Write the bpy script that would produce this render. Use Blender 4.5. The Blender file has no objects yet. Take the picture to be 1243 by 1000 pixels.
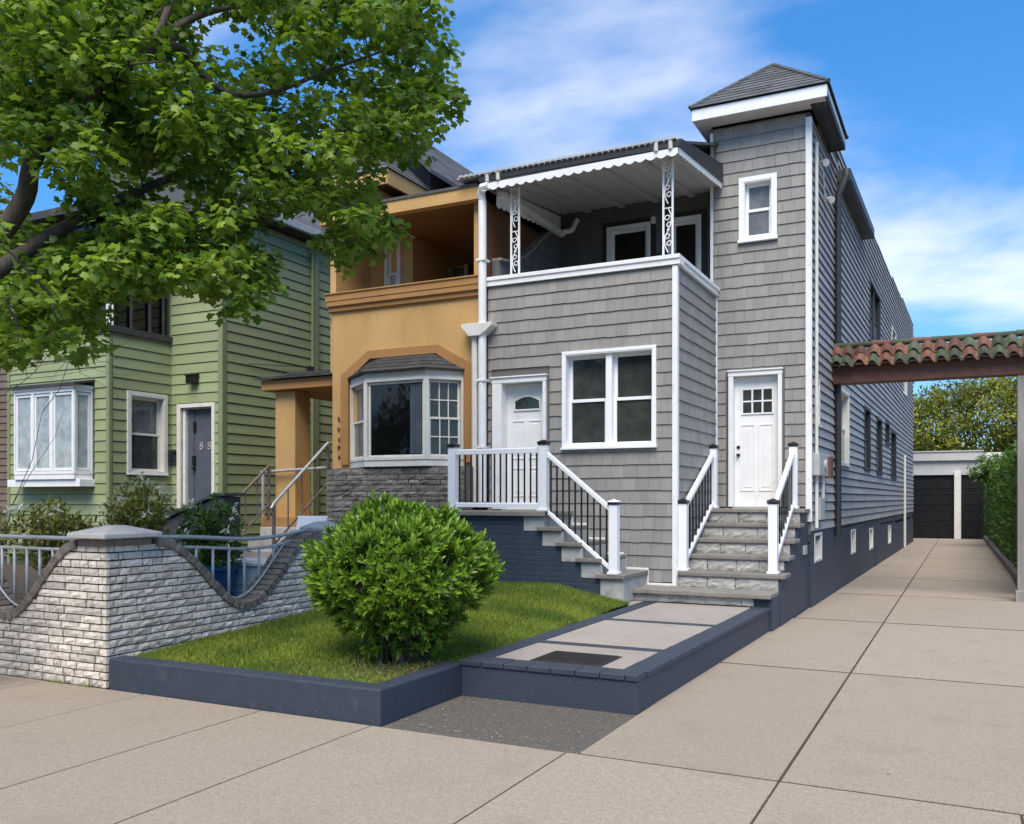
import bpy, bmesh, math, random
import numpy as np
from mathutils import Vector, Matrix, noise as mnoise

SC = bpy.context.scene
COL = SC.collection
R = math.radians
random.seed(11)

# ------------------------------------------------------------------ camera
cam_d = bpy.data.cameras.new('camera')
cam = bpy.data.objects.new('camera', cam_d)
COL.objects.link(cam)
cam.location = (0, 0, 1.65)
cam.rotation_euler = (R(90), 0, R(26.7326))
cam_d.sensor_width = 36
cam_d.lens = 1093.0 / 1243.0 * 36
cam_d.shift_y = 105.0 / 1243.0
cam_d.clip_start = 0.05
cam_d.clip_end = 2000
SC.camera = cam

# ------------------------------------------------------------------ sky + sun
SUN_EL, SUN_AZ = 55.0, 163.0         # azimuth clockwise from +Y
world = bpy.data.worlds.new('World')
SC.world = world
world.use_nodes = True
wn, wl = world.node_tree.nodes, world.node_tree.links
wn.clear()
w_out = wn.new('ShaderNodeOutputWorld')
w_bg = wn.new('ShaderNodeBackground')
w_bg.inputs['Strength'].default_value = 0.13
sky = wn.new('ShaderNodeTexSky')
sky.sky_type = 'NISHITA'
sky.sun_disc = False
sky.sun_elevation = R(SUN_EL)
sky.sun_rotation = R(SUN_AZ)
sky.air_density = 1.0
sky.dust_density = 0.6
sky.ozone_density = 3.0
tc = wn.new('ShaderNodeTexCoord')
sep = wn.new('ShaderNodeSeparateXYZ')
wl.new(tc.outputs['Generated'], sep.inputs[0])
def wmath(op, a, b=None, clamp=False):
    n = wn.new('ShaderNodeMath'); n.operation = op; n.use_clamp = clamp
    for i, v in enumerate((a, b)):
        if v is None: continue
        if isinstance(v, (int, float)): n.inputs[i].default_value = v
        else: wl.new(v, n.inputs[i])
    return n.outputs[0]
den = wmath('ADD', wmath('MAXIMUM', sep.outputs['Z'], 0.0), 0.22)
cmb = wn.new('ShaderNodeCombineXYZ')
wl.new(wmath('DIVIDE', sep.outputs['X'], den), cmb.inputs[0])
wl.new(wmath('DIVIDE', sep.outputs['Y'], den), cmb.inputs[1])
mp = wn.new('ShaderNodeMapping')
mp.inputs['Location'].default_value = (29.877, 18.096, 0.4)
mp.inputs['Rotation'].default_value = (0, 0, R(-18.49))
mp.inputs['Scale'].default_value = (0.85, 1.3, 1)
wl.new(cmb.outputs[0], mp.inputs[0])
cn = wn.new('ShaderNodeTexNoise')
cn.inputs['Scale'].default_value = 1.15
cn.inputs['Detail'].default_value = 9
cn.inputs['Roughness'].default_value = 0.52
cn.inputs['Distortion'].default_value = 0.25
wl.new(mp.outputs[0], cn.inputs[0])
cr = wn.new('ShaderNodeValToRGB')
cr.color_ramp.interpolation = 'EASE'
cr.color_ramp.elements[0].position = 0.45
cr.color_ramp.elements[0].color = (0.03, 0.03, 0.03, 1)
cr.color_ramp.elements[1].position = 0.74
cr.color_ramp.elements[1].color = (0.64, 0.64, 0.64, 1)
wl.new(cn.outputs['Fac'], cr.inputs[0])
tint = wn.new('ShaderNodeMix'); tint.data_type = 'RGBA'; tint.blend_type = 'MULTIPLY'
tint.inputs['Factor'].default_value = 1.0
tcol = wn.new('ShaderNodeMix'); tcol.data_type = 'RGBA'      # hazier blue low down, deeper blue above
tcol.inputs[6].default_value = (0.42, 0.62, 0.86, 1)
tcol.inputs[7].default_value = (0.09, 0.66, 1.05, 1)
wl.new(wmath('MULTIPLY', sep.outputs['Z'], 2.1, True), tcol.inputs['Factor'])
wl.new(tcol.outputs[2], tint.inputs[7])
wl.new(sky.outputs[0], tint.inputs[6])
cmix = wn.new('ShaderNodeMix'); cmix.data_type = 'RGBA'
cmix.inputs[7].default_value = (6.5, 6.25, 5.95, 1)
wl.new(cr.outputs[0], cmix.inputs['Factor'])
wl.new(tint.outputs[2], cmix.inputs[6])
wl.new(cmix.outputs[2], w_bg.inputs['Color'])
wl.new(w_bg.outputs[0], w_out.inputs['Surface'])

sun_d = bpy.data.lights.new('sun', 'SUN')
sun_d.energy = 3.0
sun_d.angle = R(40)
sun_d.color = (1.0, 0.90, 0.77)
sun = bpy.data.objects.new('sun', sun_d)
COL.objects.link(sun)
sv = Vector((math.sin(R(SUN_AZ)) * math.cos(R(SUN_EL)), math.cos(R(SUN_AZ)) * math.cos(R(SUN_EL)), math.sin(R(SUN_EL))))
sun.rotation_euler = (-sv).to_track_quat('-Z', 'Y').to_euler()
sun.location = sv * 60
SC.view_settings.view_transform = 'Standard'
SC.view_settings.look = 'None'
SC.view_settings.exposure = 0.80
SC.view_settings.gamma = 1.0

# ------------------------------------------------------------------ materials
def _mx(nt, a, b, fac, mode='MIX'):
    n = nt.nodes.new('ShaderNodeMix'); n.data_type = 'RGBA'; n.blend_type = mode
    for sock, v in ((n.inputs[6], a), (n.inputs[7], b), (n.inputs['Factor'], fac)):
        if isinstance(v, (int, float)): sock.default_value = v
        elif isinstance(v, tuple): sock.default_value = v if len(v) == 4 else (*v, 1)
        else: nt.links.new(v, sock)
    return n.outputs[2]

def _noise(nt, scale, detail=4, rough=0.55, coord=None, stretch=None):
    t = nt.nodes.new('ShaderNodeTexCoord')
    src = t.outputs['Object'] if coord is None else coord
    if stretch:
        m = nt.nodes.new('ShaderNodeMapping'); m.inputs['Scale'].default_value = stretch
        nt.links.new(src, m.inputs[0]); src = m.outputs[0]
    n = nt.nodes.new('ShaderNodeTexNoise')
    n.inputs['Scale'].default_value = scale; n.inputs['Detail'].default_value = detail; n.inputs['Roughness'].default_value = rough
    nt.links.new(src, n.inputs[0])
    return n.outputs['Fac']

def _ramp(nt, src, p0, p1, c0=(0, 0, 0), c1=(1, 1, 1)):
    r = nt.nodes.new('ShaderNodeValToRGB')
    r.color_ramp.elements[0].position = p0; r.color_ramp.elements[0].color = (*c0, 1)
    r.color_ramp.elements[1].position = p1; r.color_ramp.elements[1].color = (*c1, 1)
    nt.links.new(src, r.inputs[0])
    return r.outputs[0]

def M(name, col, col2=None, scale=6, rough=0.6, bump=0.0, bscale=60, tone=0.0, metal=0.0, dirt=None, dirt_scale=1.6,
      dirt_lo=0.52, dirt_hi=0.75, stretch=None, spec=0.5, speck=None, speck_scale=150, speck_lo=.66, coat=0.0, brick=None, dist=0.01):
    m = bpy.data.materials.new(name); m.use_nodes = True
    nt = m.node_tree; p = nt.nodes['Principled BSDF']
    p.inputs['Roughness'].default_value = rough; p.inputs['Metallic'].default_value = metal
    p.inputs['Specular IOR Level'].default_value = spec; p.inputs['Coat Weight'].default_value = coat
    c = (*col, 1)
    if col2 is not None:
        c = _mx(nt, (*col, 1), (*col2, 1), _ramp(nt, _noise(nt, scale, 6, 0.6, stretch=stretch), 0.32, 0.68))
    if tone:
        a = nt.nodes.new('ShaderNodeAttribute'); a.attribute_name = 'tone'
        mr = nt.nodes.new('ShaderNodeMapRange'); nt.links.new(a.outputs['Fac'], mr.inputs[0])
        mr.inputs[3].default_value = 1 - tone; mr.inputs[4].default_value = 1 + tone
        cmbn = nt.nodes.new('ShaderNodeCombineXYZ')
        for i in range(3): nt.links.new(mr.outputs[0], cmbn.inputs[i])
        c = _mx(nt, c, cmbn.outputs[0], 1.0, 'MULTIPLY')
    if dirt is not None:
        c = _mx(nt, c, (*dirt, 1), _ramp(nt, _noise(nt, dirt_scale, 8, 0.62, stretch=stretch), dirt_lo, dirt_hi))
    if speck is not None:
        c = _mx(nt, c, (*speck, 1), _ramp(nt, _noise(nt, speck_scale, 2, 0.5), speck_lo, speck_lo + .05))
    h = None
    if brick is not None:
        t = nt.nodes.new('ShaderNodeTexCoord'); s = nt.nodes.new('ShaderNodeSeparateXYZ'); nt.links.new(t.outputs['Object'], s.inputs[0])
        ad = nt.nodes.new('ShaderNodeMath'); nt.links.new(s.outputs[0], ad.inputs[0]); nt.links.new(s.outputs[1], ad.inputs[1])
        cb = nt.nodes.new('ShaderNodeCombineXYZ'); nt.links.new(ad.outputs[0], cb.inputs[0]); nt.links.new(s.outputs[2], cb.inputs[1])
        bt = nt.nodes.new('ShaderNodeTexBrick'); nt.links.new(cb.outputs[0], bt.inputs[0])
        bt.inputs['Scale'].default_value = 1; bt.inputs['Brick Width'].default_value = brick[0]; bt.inputs['Row Height'].default_value = brick[1]
        bt.inputs['Mortar Size'].default_value = brick[2]; bt.inputs['Mortar Smooth'].default_value = 0.4
        bt.inputs['Color1'].default_value = (1, 1, 1, 1); bt.inputs['Color2'].default_value = (.86, .86, .86, 1); bt.inputs['Mortar'].default_value = (0.72, 0.72, .72, 1)
        c = _mx(nt, c, bt.outputs['Color'], 1.0, 'MULTIPLY')
        inv = nt.nodes.new('ShaderNodeMath'); inv.operation = 'SUBTRACT'; inv.inputs[0].default_value = 1; nt.links.new(bt.outputs['Fac'], inv.inputs[1])
        h = inv.outputs[0]
    if isinstance(c, tuple): p.inputs['Base Color'].default_value = c
    else: nt.links.new(c, p.inputs['Base Color'])
    if bump or h is not None:
        b = nt.nodes.new('ShaderNodeBump'); b.inputs['Strength'].default_value = bump or .5; b.inputs['Distance'].default_value = dist
        nz = _noise(nt, bscale, 5, 0.6, stretch=stretch)
        if h is not None:
            ad2 = nt.nodes.new('ShaderNodeMath'); ad2.operation = 'MULTIPLY_ADD'
            nt.links.new(nz, ad2.inputs[0]); ad2.inputs[1].default_value = 0.6; nt.links.new(h, ad2.inputs[2]); nz = ad2.outputs[0]
        nt.links.new(nz, b.inputs['Height']); nt.links.new(b.outputs[0], p.inputs['Normal'])
    return m

def leaf_mat(name, c0, c1, rough=0.42, trans=0.32, spec=0.4):
    m = bpy.data.materials.new(name); m.use_nodes = True
    nt = m.node_tree; p = nt.nodes['Principled BSDF']; out = nt.nodes['Material Output']
    a = nt.nodes.new('ShaderNodeAttribute'); a.attribute_name = 'tone'
    c = _ramp(nt, a.outputs['Fac'], 0.0, 1.0, c0, c1)
    nt.links.new(c, p.inputs['Base Color']); p.inputs['Roughness'].default_value = rough; p.inputs['Specular IOR Level'].default_value = spec
    tr = nt.nodes.new('ShaderNodeBsdfTranslucent')
    c2 = _mx(nt, c, (1.15, 1.25, .55, 1), 1.0, 'MULTIPLY')
    nt.links.new(c2, tr.inputs[0])
    ms = nt.nodes.new('ShaderNodeMixShader'); ms.inputs[0].default_value = trans
    nt.links.new(p.outputs[0], ms.inputs[1]); nt.links.new(tr.outputs[0], ms.inputs[2]); nt.links.new(ms.outputs[0], out.inputs[0])
    return m

MT = {}
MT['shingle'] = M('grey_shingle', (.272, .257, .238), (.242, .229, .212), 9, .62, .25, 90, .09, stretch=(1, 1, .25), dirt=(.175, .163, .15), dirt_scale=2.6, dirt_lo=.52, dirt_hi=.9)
MT['lap'] = M('grey_clapboard', (.335, .315, .30), (.27, .255, .243), 3, .6, .2, 60, .13, dirt=(.17, .165, .16), dirt_scale=2.2, dirt_lo=.56, dirt_hi=.8)
MT['lapback'] = M('shadow_gap_backing', (.05, .05, .05), None, rough=.8)  # near-black, so the gaps under the clapboards read as shadow lines
MT['shback'] = M('shingle_shadow_backing', (.11, .105, .10), None, rough=.8)  # dark grey deepens the shadow lines between the shingles
MT['greenback'] = M('green_shadow_backing', (.05, .06, .03), None, rough=.8)  # dark olive deepens the shadow lines under the green boards
MT['loggia'] = M('loggia_dark_brown', (.075, .036, .014), (.05, .024, .01), 4, .7, stretch=(6, 6, .5))  # dark streaky brown for the loggia walls and turret soffit
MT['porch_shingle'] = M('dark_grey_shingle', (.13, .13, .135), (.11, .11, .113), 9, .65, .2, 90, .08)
MT['green'] = M('green_clapboard', (.285, .325, .165), (.25, .288, .145), 2.5, .6, .2, 50, .09, dirt=(.17, .195, .105), dirt_scale=2.6, dirt_lo=.6, dirt_hi=.85, stretch=(.4, .4, 2))
MT['green_dk'] = M('green_trim', (.21, .245, .125), (.18, .21, .105), 4, .6)
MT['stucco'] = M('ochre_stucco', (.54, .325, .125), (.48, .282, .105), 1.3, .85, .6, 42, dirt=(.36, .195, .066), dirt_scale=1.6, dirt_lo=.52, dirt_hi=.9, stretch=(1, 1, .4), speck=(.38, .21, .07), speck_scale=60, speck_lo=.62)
MT['stucco_trim'] = M('brown_stucco_trim', (.37, .185, .06), (.32, .16, .05), 3, .75, .25, 120)
MT['white'] = M('white_paint', (.80, .795, .785), (.73, .725, .71), 4, .45, .1, 40, dirt=(.58, .56, .53), dirt_scale=5, dirt_lo=.58, dirt_hi=.8)
MT['white_old'] = M('weathered_white_paint', (.70, .68, .63), (.6, .57, .51), 6, .5, .1, 60, dirt=(.33, .26, .2), dirt_scale=7, dirt_lo=.62, dirt_hi=.8)
MT['vinyl'] = M('white_vinyl', (.82, .82, .83), None, rough=.3)
MT['navy'] = M('navy_painted_brick', (.037, .052, .079), (.03, .043, .066), 5, .55, .5, 70, brick=(.21, .068, .007), dirt=(.055, .062, .08), dirt_scale=3, dirt_lo=.55, dirt_hi=.85)
MT['navy_s'] = M('navy_painted_concrete', (.036, .047, .068), (.028, .037, .054), 7, .62, .45, 40, dirt=(.075, .08, .09), dirt_scale=7, dirt_lo=.58, dirt_hi=.82, dist=.012, speck=(.16, .155, .15), speck_scale=30, speck_lo=.75)
MT['concrete'] = M('driveway_concrete', (.375, .308, .237), (.30, .243, .184), 24, .9, .7, 110, .07, dirt=(.235, .19, .147), dirt_scale=2.1, dirt_lo=.53, dirt_hi=.95, speck=(.21, .17, .13), speck_scale=90, speck_lo=.565, dist=.008)
MT['walk'] = M('walkway_concrete', (.36, .315, .27), (.30, .26, .225), 2, .85, .35, 160, .05, speck=(.2, .175, .15), speck_scale=120, speck_lo=.58)
MT['asphalt'] = M('gravelly_asphalt', (.125, .106, .088), (.085, .073, .061), 22, .9, .8, 80, speck=(.42, .38, .33), speck_scale=52, speck_lo=.665, dist=.015)
MT['street'] = M('street_asphalt', (.06, .06, .06), (.045, .045, .045), 4, .9, .3, 120)
MT['earth'] = M('bare_earth', (.075, .055, .037), (.045, .033, .023), 7, .95, .6, 40, dist=.03)
MT['turf'] = M('turf_soil', (.075, .085, .022), (.055, .05, .02), 5, .95, .5, 60, dist=.02)
MT['tread'] = M('bluestone_tread', (.23, .21, .185), (.17, .155, .135), 5, .75, .5, 50, .08, dirt=(.11, .095, .08), dirt_scale=6, dirt_lo=.58, dirt_hi=.8)
MT['riser'] = M('rock_faced_riser', (.47, .455, .42), (.35, .335, .31), 7, .8, .6, 30, .12, dirt=(.2, .18, .155), dirt_scale=7, dirt_lo=.58, dirt_hi=.76, dist=.015)
MT['wbrick'] = M('pale_split_face_brick', (.72, .65, .565), (.52, .45, .375), 22, .85, .7, 40, .22, dirt=(.25, .18, .125), dirt_scale=14, dirt_lo=.54, dirt_hi=.72, dist=.012)
MT['mortar'] = M('grey_mortar', (.16, .135, .115), (.11, .095, .08), 9, .9, .5, 80)
MT['coping'] = M('brown_grey_brick', (.23, .19, .155), (.14, .115, .095), 16, .85, .7, 40, .25, dirt=(.3, .27, .24), dirt_scale=9, dirt_lo=.6, dirt_hi=.8, dist=.012)
MT['stone'] = M('grey_ledge_stone', (.25, .225, .2), (.14, .125, .112), 10, .85, .7, 40, .3, dirt=(.07, .06, .052), dirt_scale=7, dirt_lo=.58, dirt_hi=.8, dist=.015)
MT['cap'] = M('cast_concrete_cap', (.52, .50, .47), (.41, .39, .36), 7, .8, .4, 70)
MT['roof'] = M('grey_roof_shingle', (.115, .115, .12), (.075, .075, .08), 30, .9, .4, 150, .25)
MT['roofdk'] = M('dark_roofing', (.045, .043, .042), (.03, .03, .03), 9, .75, .4, 60, .2, dirt=(.09, .08, .07), dirt_scale=5)
MT['black'] = M('black_metal', (.012, .012, .013), None, rough=.35)
MT['black_dull'] = M('black_paint', (.016, .016, .018), (.024, .024, .026), 5, .5, .1, 50)
MT['steel'] = M('galvanised_pipe', (.46, .455, .45), (.36, .35, .34), 9, .45, .2, 50, metal=.2, dirt=(.2, .16, .13), dirt_scale=11, dirt_lo=.6, dirt_hi=.75)
MT['rusty'] = M('rusty_painted_iron', (.16, .12, .10), (.11, .075, .06), 9, .6, .3, 50, dirt=(.27, .25, .23), dirt_scale=12, dirt_lo=.55, dirt_hi=.7)
MT['hatchmetal'] = M('black_cast_iron', (.018, .017, .016), (.03, .027, .025), 20, .6, .5, 90)
MT['soffit'] = M('white_soffit', (.66, .65, .64), (.58, .57, .56), 4, .5)
MT['alu'] = M('white_aluminium_awning', (.44, .44, .44), (.38, .38, .38), 3, .4, stretch=(1, .2, 1))
MT['wood'] = M('brown_wood', (.16, .065, .025), (.10, .04, .017), 5, .6, .3, 60, stretch=(1, 1, .12))
MT['beam'] = M('stained_beam', (.15, .055, .03), (.075, .032, .02), 5, .65, .4, 60, dirt=(.33, .26, .22), dirt_scale=7, dirt_lo=.66, dirt_hi=.8, stretch=(.25, 1, 1))
MT['post'] = M('weathered_post', (.30, .285, .27), (.19, .175, .16), 6, .75, .3, 60, stretch=(1, 1, .15))
MT['slate'] = M('slate_door_paint', (.085, .098, .125), (.072, .084, .108), 4, .45)
MT['garage'] = M('black_garage_door', (.006, .006, .007), (.009, .009, .009), 3, .6, spec=.25)
MT['garage_wall'] = M('pale_grey_render', (.50, .49, .47), (.43, .42, .40), 3, .7, .2, 70)
MT['greymetal'] = M('grey_painted_metal', (.42, .42, .41), (.34, .34, .33), 8, .45)
MT['brass'] = M('dark_bronze', (.05, .042, .035), None, rough=.3, metal=.8)
MT['bark'] = M('bark', (.10, .078, .06), (.05, .04, .031), 14, .9, .9, 28, stretch=(1, 1, .3), dist=.02)
MT['twig'] = M('grey_twig', (.17, .13, .10), (.10, .075, .06), 14, .85)
MT['blue_plastic'] = M('blue_plastic', (.015, .09, .24), (.012, .07, .19), 5, .4)
MT['white_plastic'] = M('white_plastic', (.72, .73, .75), (.66, .67, .69), 3, .35)
MT['cellar'] = M('dark_green_grey_metal', (.055, .068, .06), (.04, .05, .046), 5, .5)
MT['cellar_side'] = M('dark_grey_concrete', (.06, .06, .062), (.045, .045, .046), 5, .7)
MT['pot'] = M('dark_glazed_pot', (.03, .07, .10), (.02, .045, .06), 6, .35)
MT['cloth'] = M('sheer_curtain', (.62, .62, .60), (.45, .46, .46), 9, .8, stretch=(6, 6, .3))
MT['blind'] = M('pale_blind', (.35, .37, .38), (.28, .3, .31), 3, .7)
MT['ground'] = M('distant_ground', (.10, .095, .07), (.07, .07, .05), .4, .95)

def glass_mat(name, base, rough=0.04, wave=.012, tint2=None):
    m = bpy.data.materials.new(name); m.use_nodes = True
    nt = m.node_tree; p = nt.nodes['Principled BSDF']
    c = _mx(nt, (*base, 1), (*(tint2 or tuple(k * .4 for k in base)), 1), _ramp(nt, _noise(nt, 4.5, 8, .7), .36, .66))
    nt.links.new(c, p.inputs['Base Color'])
    p.inputs['Roughness'].default_value = rough; p.inputs['Specular IOR Level'].default_value = .42; p.inputs['IOR'].default_value = 1.5
    b = nt.nodes.new('ShaderNodeBump'); b.inputs['Strength'].default_value = .25; b.inputs['Distance'].default_value = wave
    nt.links.new(_noise(nt, 3.0, 2, .5), b.inputs['Height']); nt.links.new(b.outputs[0], p.inputs['Normal'])
    return m
MT['glass'] = glass_mat('dark_window_glass', (.05, .056, .053), tint2=(.026, .03, .028))  # grey-green mottling paints reflected branches into the panes
MT['glass_blk'] = glass_mat('black_window_glass', (.006, .006, .007))
MT['glass_grey'] = glass_mat('grey_window_glass', (.16, .17, .175), .08, tint2=(.09, .1, .105))
MT['glass_pale'] = glass_mat('pale_curtained_glass', (.42, .45, .46), .08, tint2=(.22, .25, .26))
MT['glass_blue'] = glass_mat('painted_sky_glass', (.16, .22, .28), .05, tint2=(.3, .34, .38))  # pale blue mottling paints a sky reflection into the pane colour

L_MAPLE = leaf_mat('maple_leaf', (.07, .14, .018), (.30, .41, .065), .48, .46, .3)
L_BUSH = leaf_mat('glossy_shrub_leaf', (.026, .085, .011), (.25, .40, .035), .36, .22)
L_GRASS = leaf_mat('grass_blade', (.085, .155, .016), (.33, .38, .05), .55, .32)
L_OLIVE = leaf_mat('olive_leaf', (.07, .095, .012), (.33, .32, .035), .55, .3)
L_HEDGE = leaf_mat('hedge_leaf', (.018, .055, .008), (.085, .17, .018), .5, .25)
L_SHRUB = leaf_mat('bronze_green_leaf', (.10, .115, .025), (.34, .32, .07), .5, .25)
L_SHRUB2 = leaf_mat('mid_green_leaf', (.025, .075, .012), (.12, .22, .03), .5, .25)
L_PETAL = leaf_mat('cream_petal', (.5, .47, .38), (.8, .77, .68), .6, .2)

# ------------------------------------------------------------------ mesh helpers
class Frame:
    def __init__(s, o, u, n, z=(0, 0, 1)):
        s.o, s.u, s.n, s.z = Vector(o), Vector(u).normalized(), Vector(n).normalized(), Vector(z).normalized()
    def P(s, u, n, z):
        return s.o + s.u * u + s.n * n + s.z * z
WF = Frame((0, 0, 0), (1, 0, 0), (0, 1, 0))
def front(y): return Frame((0, y, 0), (1, 0, 0), (0, -1, 0))       # u = X, n towards the street
def rside(x): return Frame((x, 0, 0), (0, 1, 0), (1, 0, 0))        # u = Y, n towards the driveway

class MB:
    def __init__(s): s.v, s.f, s.t = [], [], []
    def poly(s, pts, tone=.5):
        i = len(s.v); s.v.extend(tuple(p) for p in pts); s.f.append(tuple(range(i, i + len(pts)))); s.t.append(tone)
    def mesh(s, verts, faces, tone=.5):
        i = len(s.v); s.v.extend(tuple(p) for p in verts)
        for f in faces: s.f.append(tuple(k + i for k in f)); s.t.append(tone)
    def box(s, F, u0, u1, n0, n1, z0, z1, tone=.5):
        P = F.P
        vs = [P(u0, n0, z0), P(u1, n0, z0), P(u1, n1, z0), P(u0, n1, z0), P(u0, n0, z1), P(u1, n0, z1), P(u1, n1, z1), P(u0, n1, z1)]
        s.mesh(vs, [(0, 3, 2, 1), (4, 5, 6, 7), (0, 1, 5, 4), (1, 2, 6, 5), (2, 3, 7, 6), (3, 0, 4, 7)], tone); return s
    def prism(s, F, prof, a0, a1, axis='u', tone=.5):
        # profile points (a,b) in the plane across the axis: axis u -> (n,z), axis n -> (u,z), axis z -> (u,n)
        def p(a, b, t):
            return F.P(t, a, b) if axis == 'u' else F.P(a, t, b) if axis == 'n' else F.P(a, b, t)
        k = len(prof)
        vs = [p(a, b, a0) for a, b in prof] + [p(a, b, a1) for a, b in prof]
        fs = [tuple(range(k - 1, -1, -1)), tuple(range(k, 2 * k))] + [(i, (i + 1) % k, k + (i + 1) % k, k + i) for i in range(k)]
        s.mesh(vs, fs, tone); return s
    def tube(s, pts, r, seg=8, tone=.5, caps=True):
        pts = [Vector(p) for p in pts]; k = len(pts)
        rs = r if isinstance(r, (list, tuple)) else [r] * k
        vs, prev = [], None
        for i, p in enumerate(pts):
            d = (pts[min(i + 1, k - 1)] - pts[max(i - 1, 0)]).normalized()
            a = prev - d * prev.dot(d) if prev is not None else d.orthogonal()
            if a.length < 1e-5: a = d.orthogonal()
            a.normalize(); b = d.cross(a); prev = a
            for j in range(seg):
                t = 2 * math.pi * j / seg
                vs.append(p + (a * math.cos(t) + b * math.sin(t)) * rs[i])
        fs = [(i * seg + j, i * seg + (j + 1) % seg, (i + 1) * seg + (j + 1) % seg, (i + 1) * seg + j) for i in range(k - 1) for j in range(seg)]
        if caps: fs += [tuple(range(seg - 1, -1, -1)), tuple((k - 1) * seg + j for j in range(seg))]
        s.mesh(vs, fs, tone); return s
    def lathe(s, c, prof, seg=16, tone=.5):
        c = Vector(c); vs = []
        for r, z in prof:
            for j in range(seg):
                t = 2 * math.pi * j / seg; vs.append(c + Vector((math.cos(t) * r, math.sin(t) * r, z)))
        k = len(prof)
        fs = [(i * seg + j, i * seg + (j + 1) % seg, (i + 1) * seg + (j + 1) % seg, (i + 1) * seg + j) for i in range(k - 1) for j in range(seg)]
        fs += [tuple(range(seg - 1, -1, -1)), tuple((k - 1) * seg + j for j in range(seg))]
        s.mesh(vs, fs, tone); return s
    def build(s, name, mat, parent=None, smooth=False, bevel=0.0, label=None, fix=True):
        wo = Vector((0, 0, 0)); q = parent
        while q is not None: wo += q.location; q = q.parent
        me = bpy.data.meshes.new(name)
        me.from_pydata([tuple(Vector(p) - wo) for p in s.v], [], s.f)
        at = me.attributes.new('tone', 'FLOAT', 'FACE'); at.data.foreach_set('value', s.t)
        if fix:
            bm = bmesh.new(); bm.from_mesh(me); bmesh.ops.recalc_face_normals(bm, faces=bm.faces); bm.to_mesh(me); bm.free()
        if smooth: me.polygons.foreach_set('use_smooth', [True] * len(me.polygons))
        me.materials.append(MT[mat] if isinstance(mat, str) else mat)
        o = bpy.data.objects.new(name, me); COL.objects.link(o)
        if parent: o.parent = parent
        if bevel:
            b = o.modifiers.new('bevel', 'BEVEL'); b.width = bevel; b.segments = 2; b.limit_method = 'ANGLE'; b.angle_limit = R(40)
        if label: o['label'] = label
        return o

def thing(name, label, cat, loc, group=None):
    o = bpy.data.objects.new(name, None); COL.objects.link(o)
    o.location = loc; o.empty_display_size = .3
    o['label'] = label; o['category'] = cat
    if group: o['group'] = group
    return o
def tag(o, label, cat, group=None):
    o['label'] = label; o['category'] = cat
    if group: o['group'] = group
    return o
def struct(o): o['kind'] = 'structure'; return o

def sub(rect, holes):
    out = [rect]
    for h in holes:
        nxt = []
        for (a, b, c, d) in out:
            ha, hb, hc, hd = h
            if hb <= a or ha >= b or hd <= c or hc >= d: nxt.append((a, b, c, d)); continue
            if ha > a: nxt.append((a, ha, c, d))
            if hb < b: nxt.append((hb, b, c, d))
            ia, ib = max(a, ha), min(b, hb)
            if hc > c: nxt.append((ia, ib, c, hc))
            if hd < d: nxt.append((ia, ib, hd, d))
        out = nxt
    return [r for r in out if r[1] - r[0] > .004 and r[3] - r[2] > .004]

def plank(mb, F, a, b, c, d, z0, ex, t, tone):
    def n(z): return t - (t * .8) * (z - z0) / ex
    P = F.P; n0, n1 = n(c), n(d)
    A, B, C, D = P(a, n0, c), P(b, n0, c), P(b, n1, d), P(a, n1, d)
    a0, b0, c0, d0 = P(a, -.002, c), P(b, -.002, c), P(b, -.002, d), P(a, -.002, d)
    mb.mesh([A, B, C, D, a0, b0, c0, d0], [(0, 1, 2, 3), (4, 5, 1, 0), (5, 6, 2, 1), (7, 4, 0, 3)], tone)

def shingles(mb, F, u0, u1, z0, z1, holes=(), ex=.18, w=(.12, .22), t=.02, jit=.004):
    z = z0; row = 0
    while z < z1 - .01:
        zt = min(z + ex, z1); u = u0 - random.uniform(0, w[1])
        while u < u1:
            ww = random.uniform(*w); a, b = max(u, u0), min(u + ww - .003, u1)
            zz = z + .005 + random.uniform(-jit, jit)
            if b - a > .01:
                tn = random.random()
                for r in sub((a, b, zz, zt), holes): plank(mb, F, *r, z, ex, t, tn)
            u += ww
        z += ex; row += 1

def clapboard(mb, F, u0, u1, z0, z1, holes=(), ex=.15, t=.024, length=(2.2, 4.2), top=None, wob=0.0, gap=.012):
    z = z0
    while z < z1 - .01:
        zt = min(z + ex, z1); u = u0 - random.uniform(0, length[0])
        while u < u1:
            L = random.uniform(*length); a, b = max(u, u0), min(u + L - .002, u1)
            if b - a > .01:
                tn = random.random(); dz = random.uniform(-wob, wob)
                for r in sub((a, b, z + gap, zt), holes):
                    ra, rb, rc, rd = r
                    if top: rd = min(rd, top((ra + rb) / 2))
                    if rd - rc > .004: plank(mb, F, ra, rb, rc, rd, z + dz, ex, t, tn)
            u += L
        z += ex

def core(mb, F, u0, u1, z0, z1, holes=(), th=.2):
    for (a, b, c, d) in sub((u0, u1, z0, z1), holes): mb.box(F, a, b, -th, 0, c, d)

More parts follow.
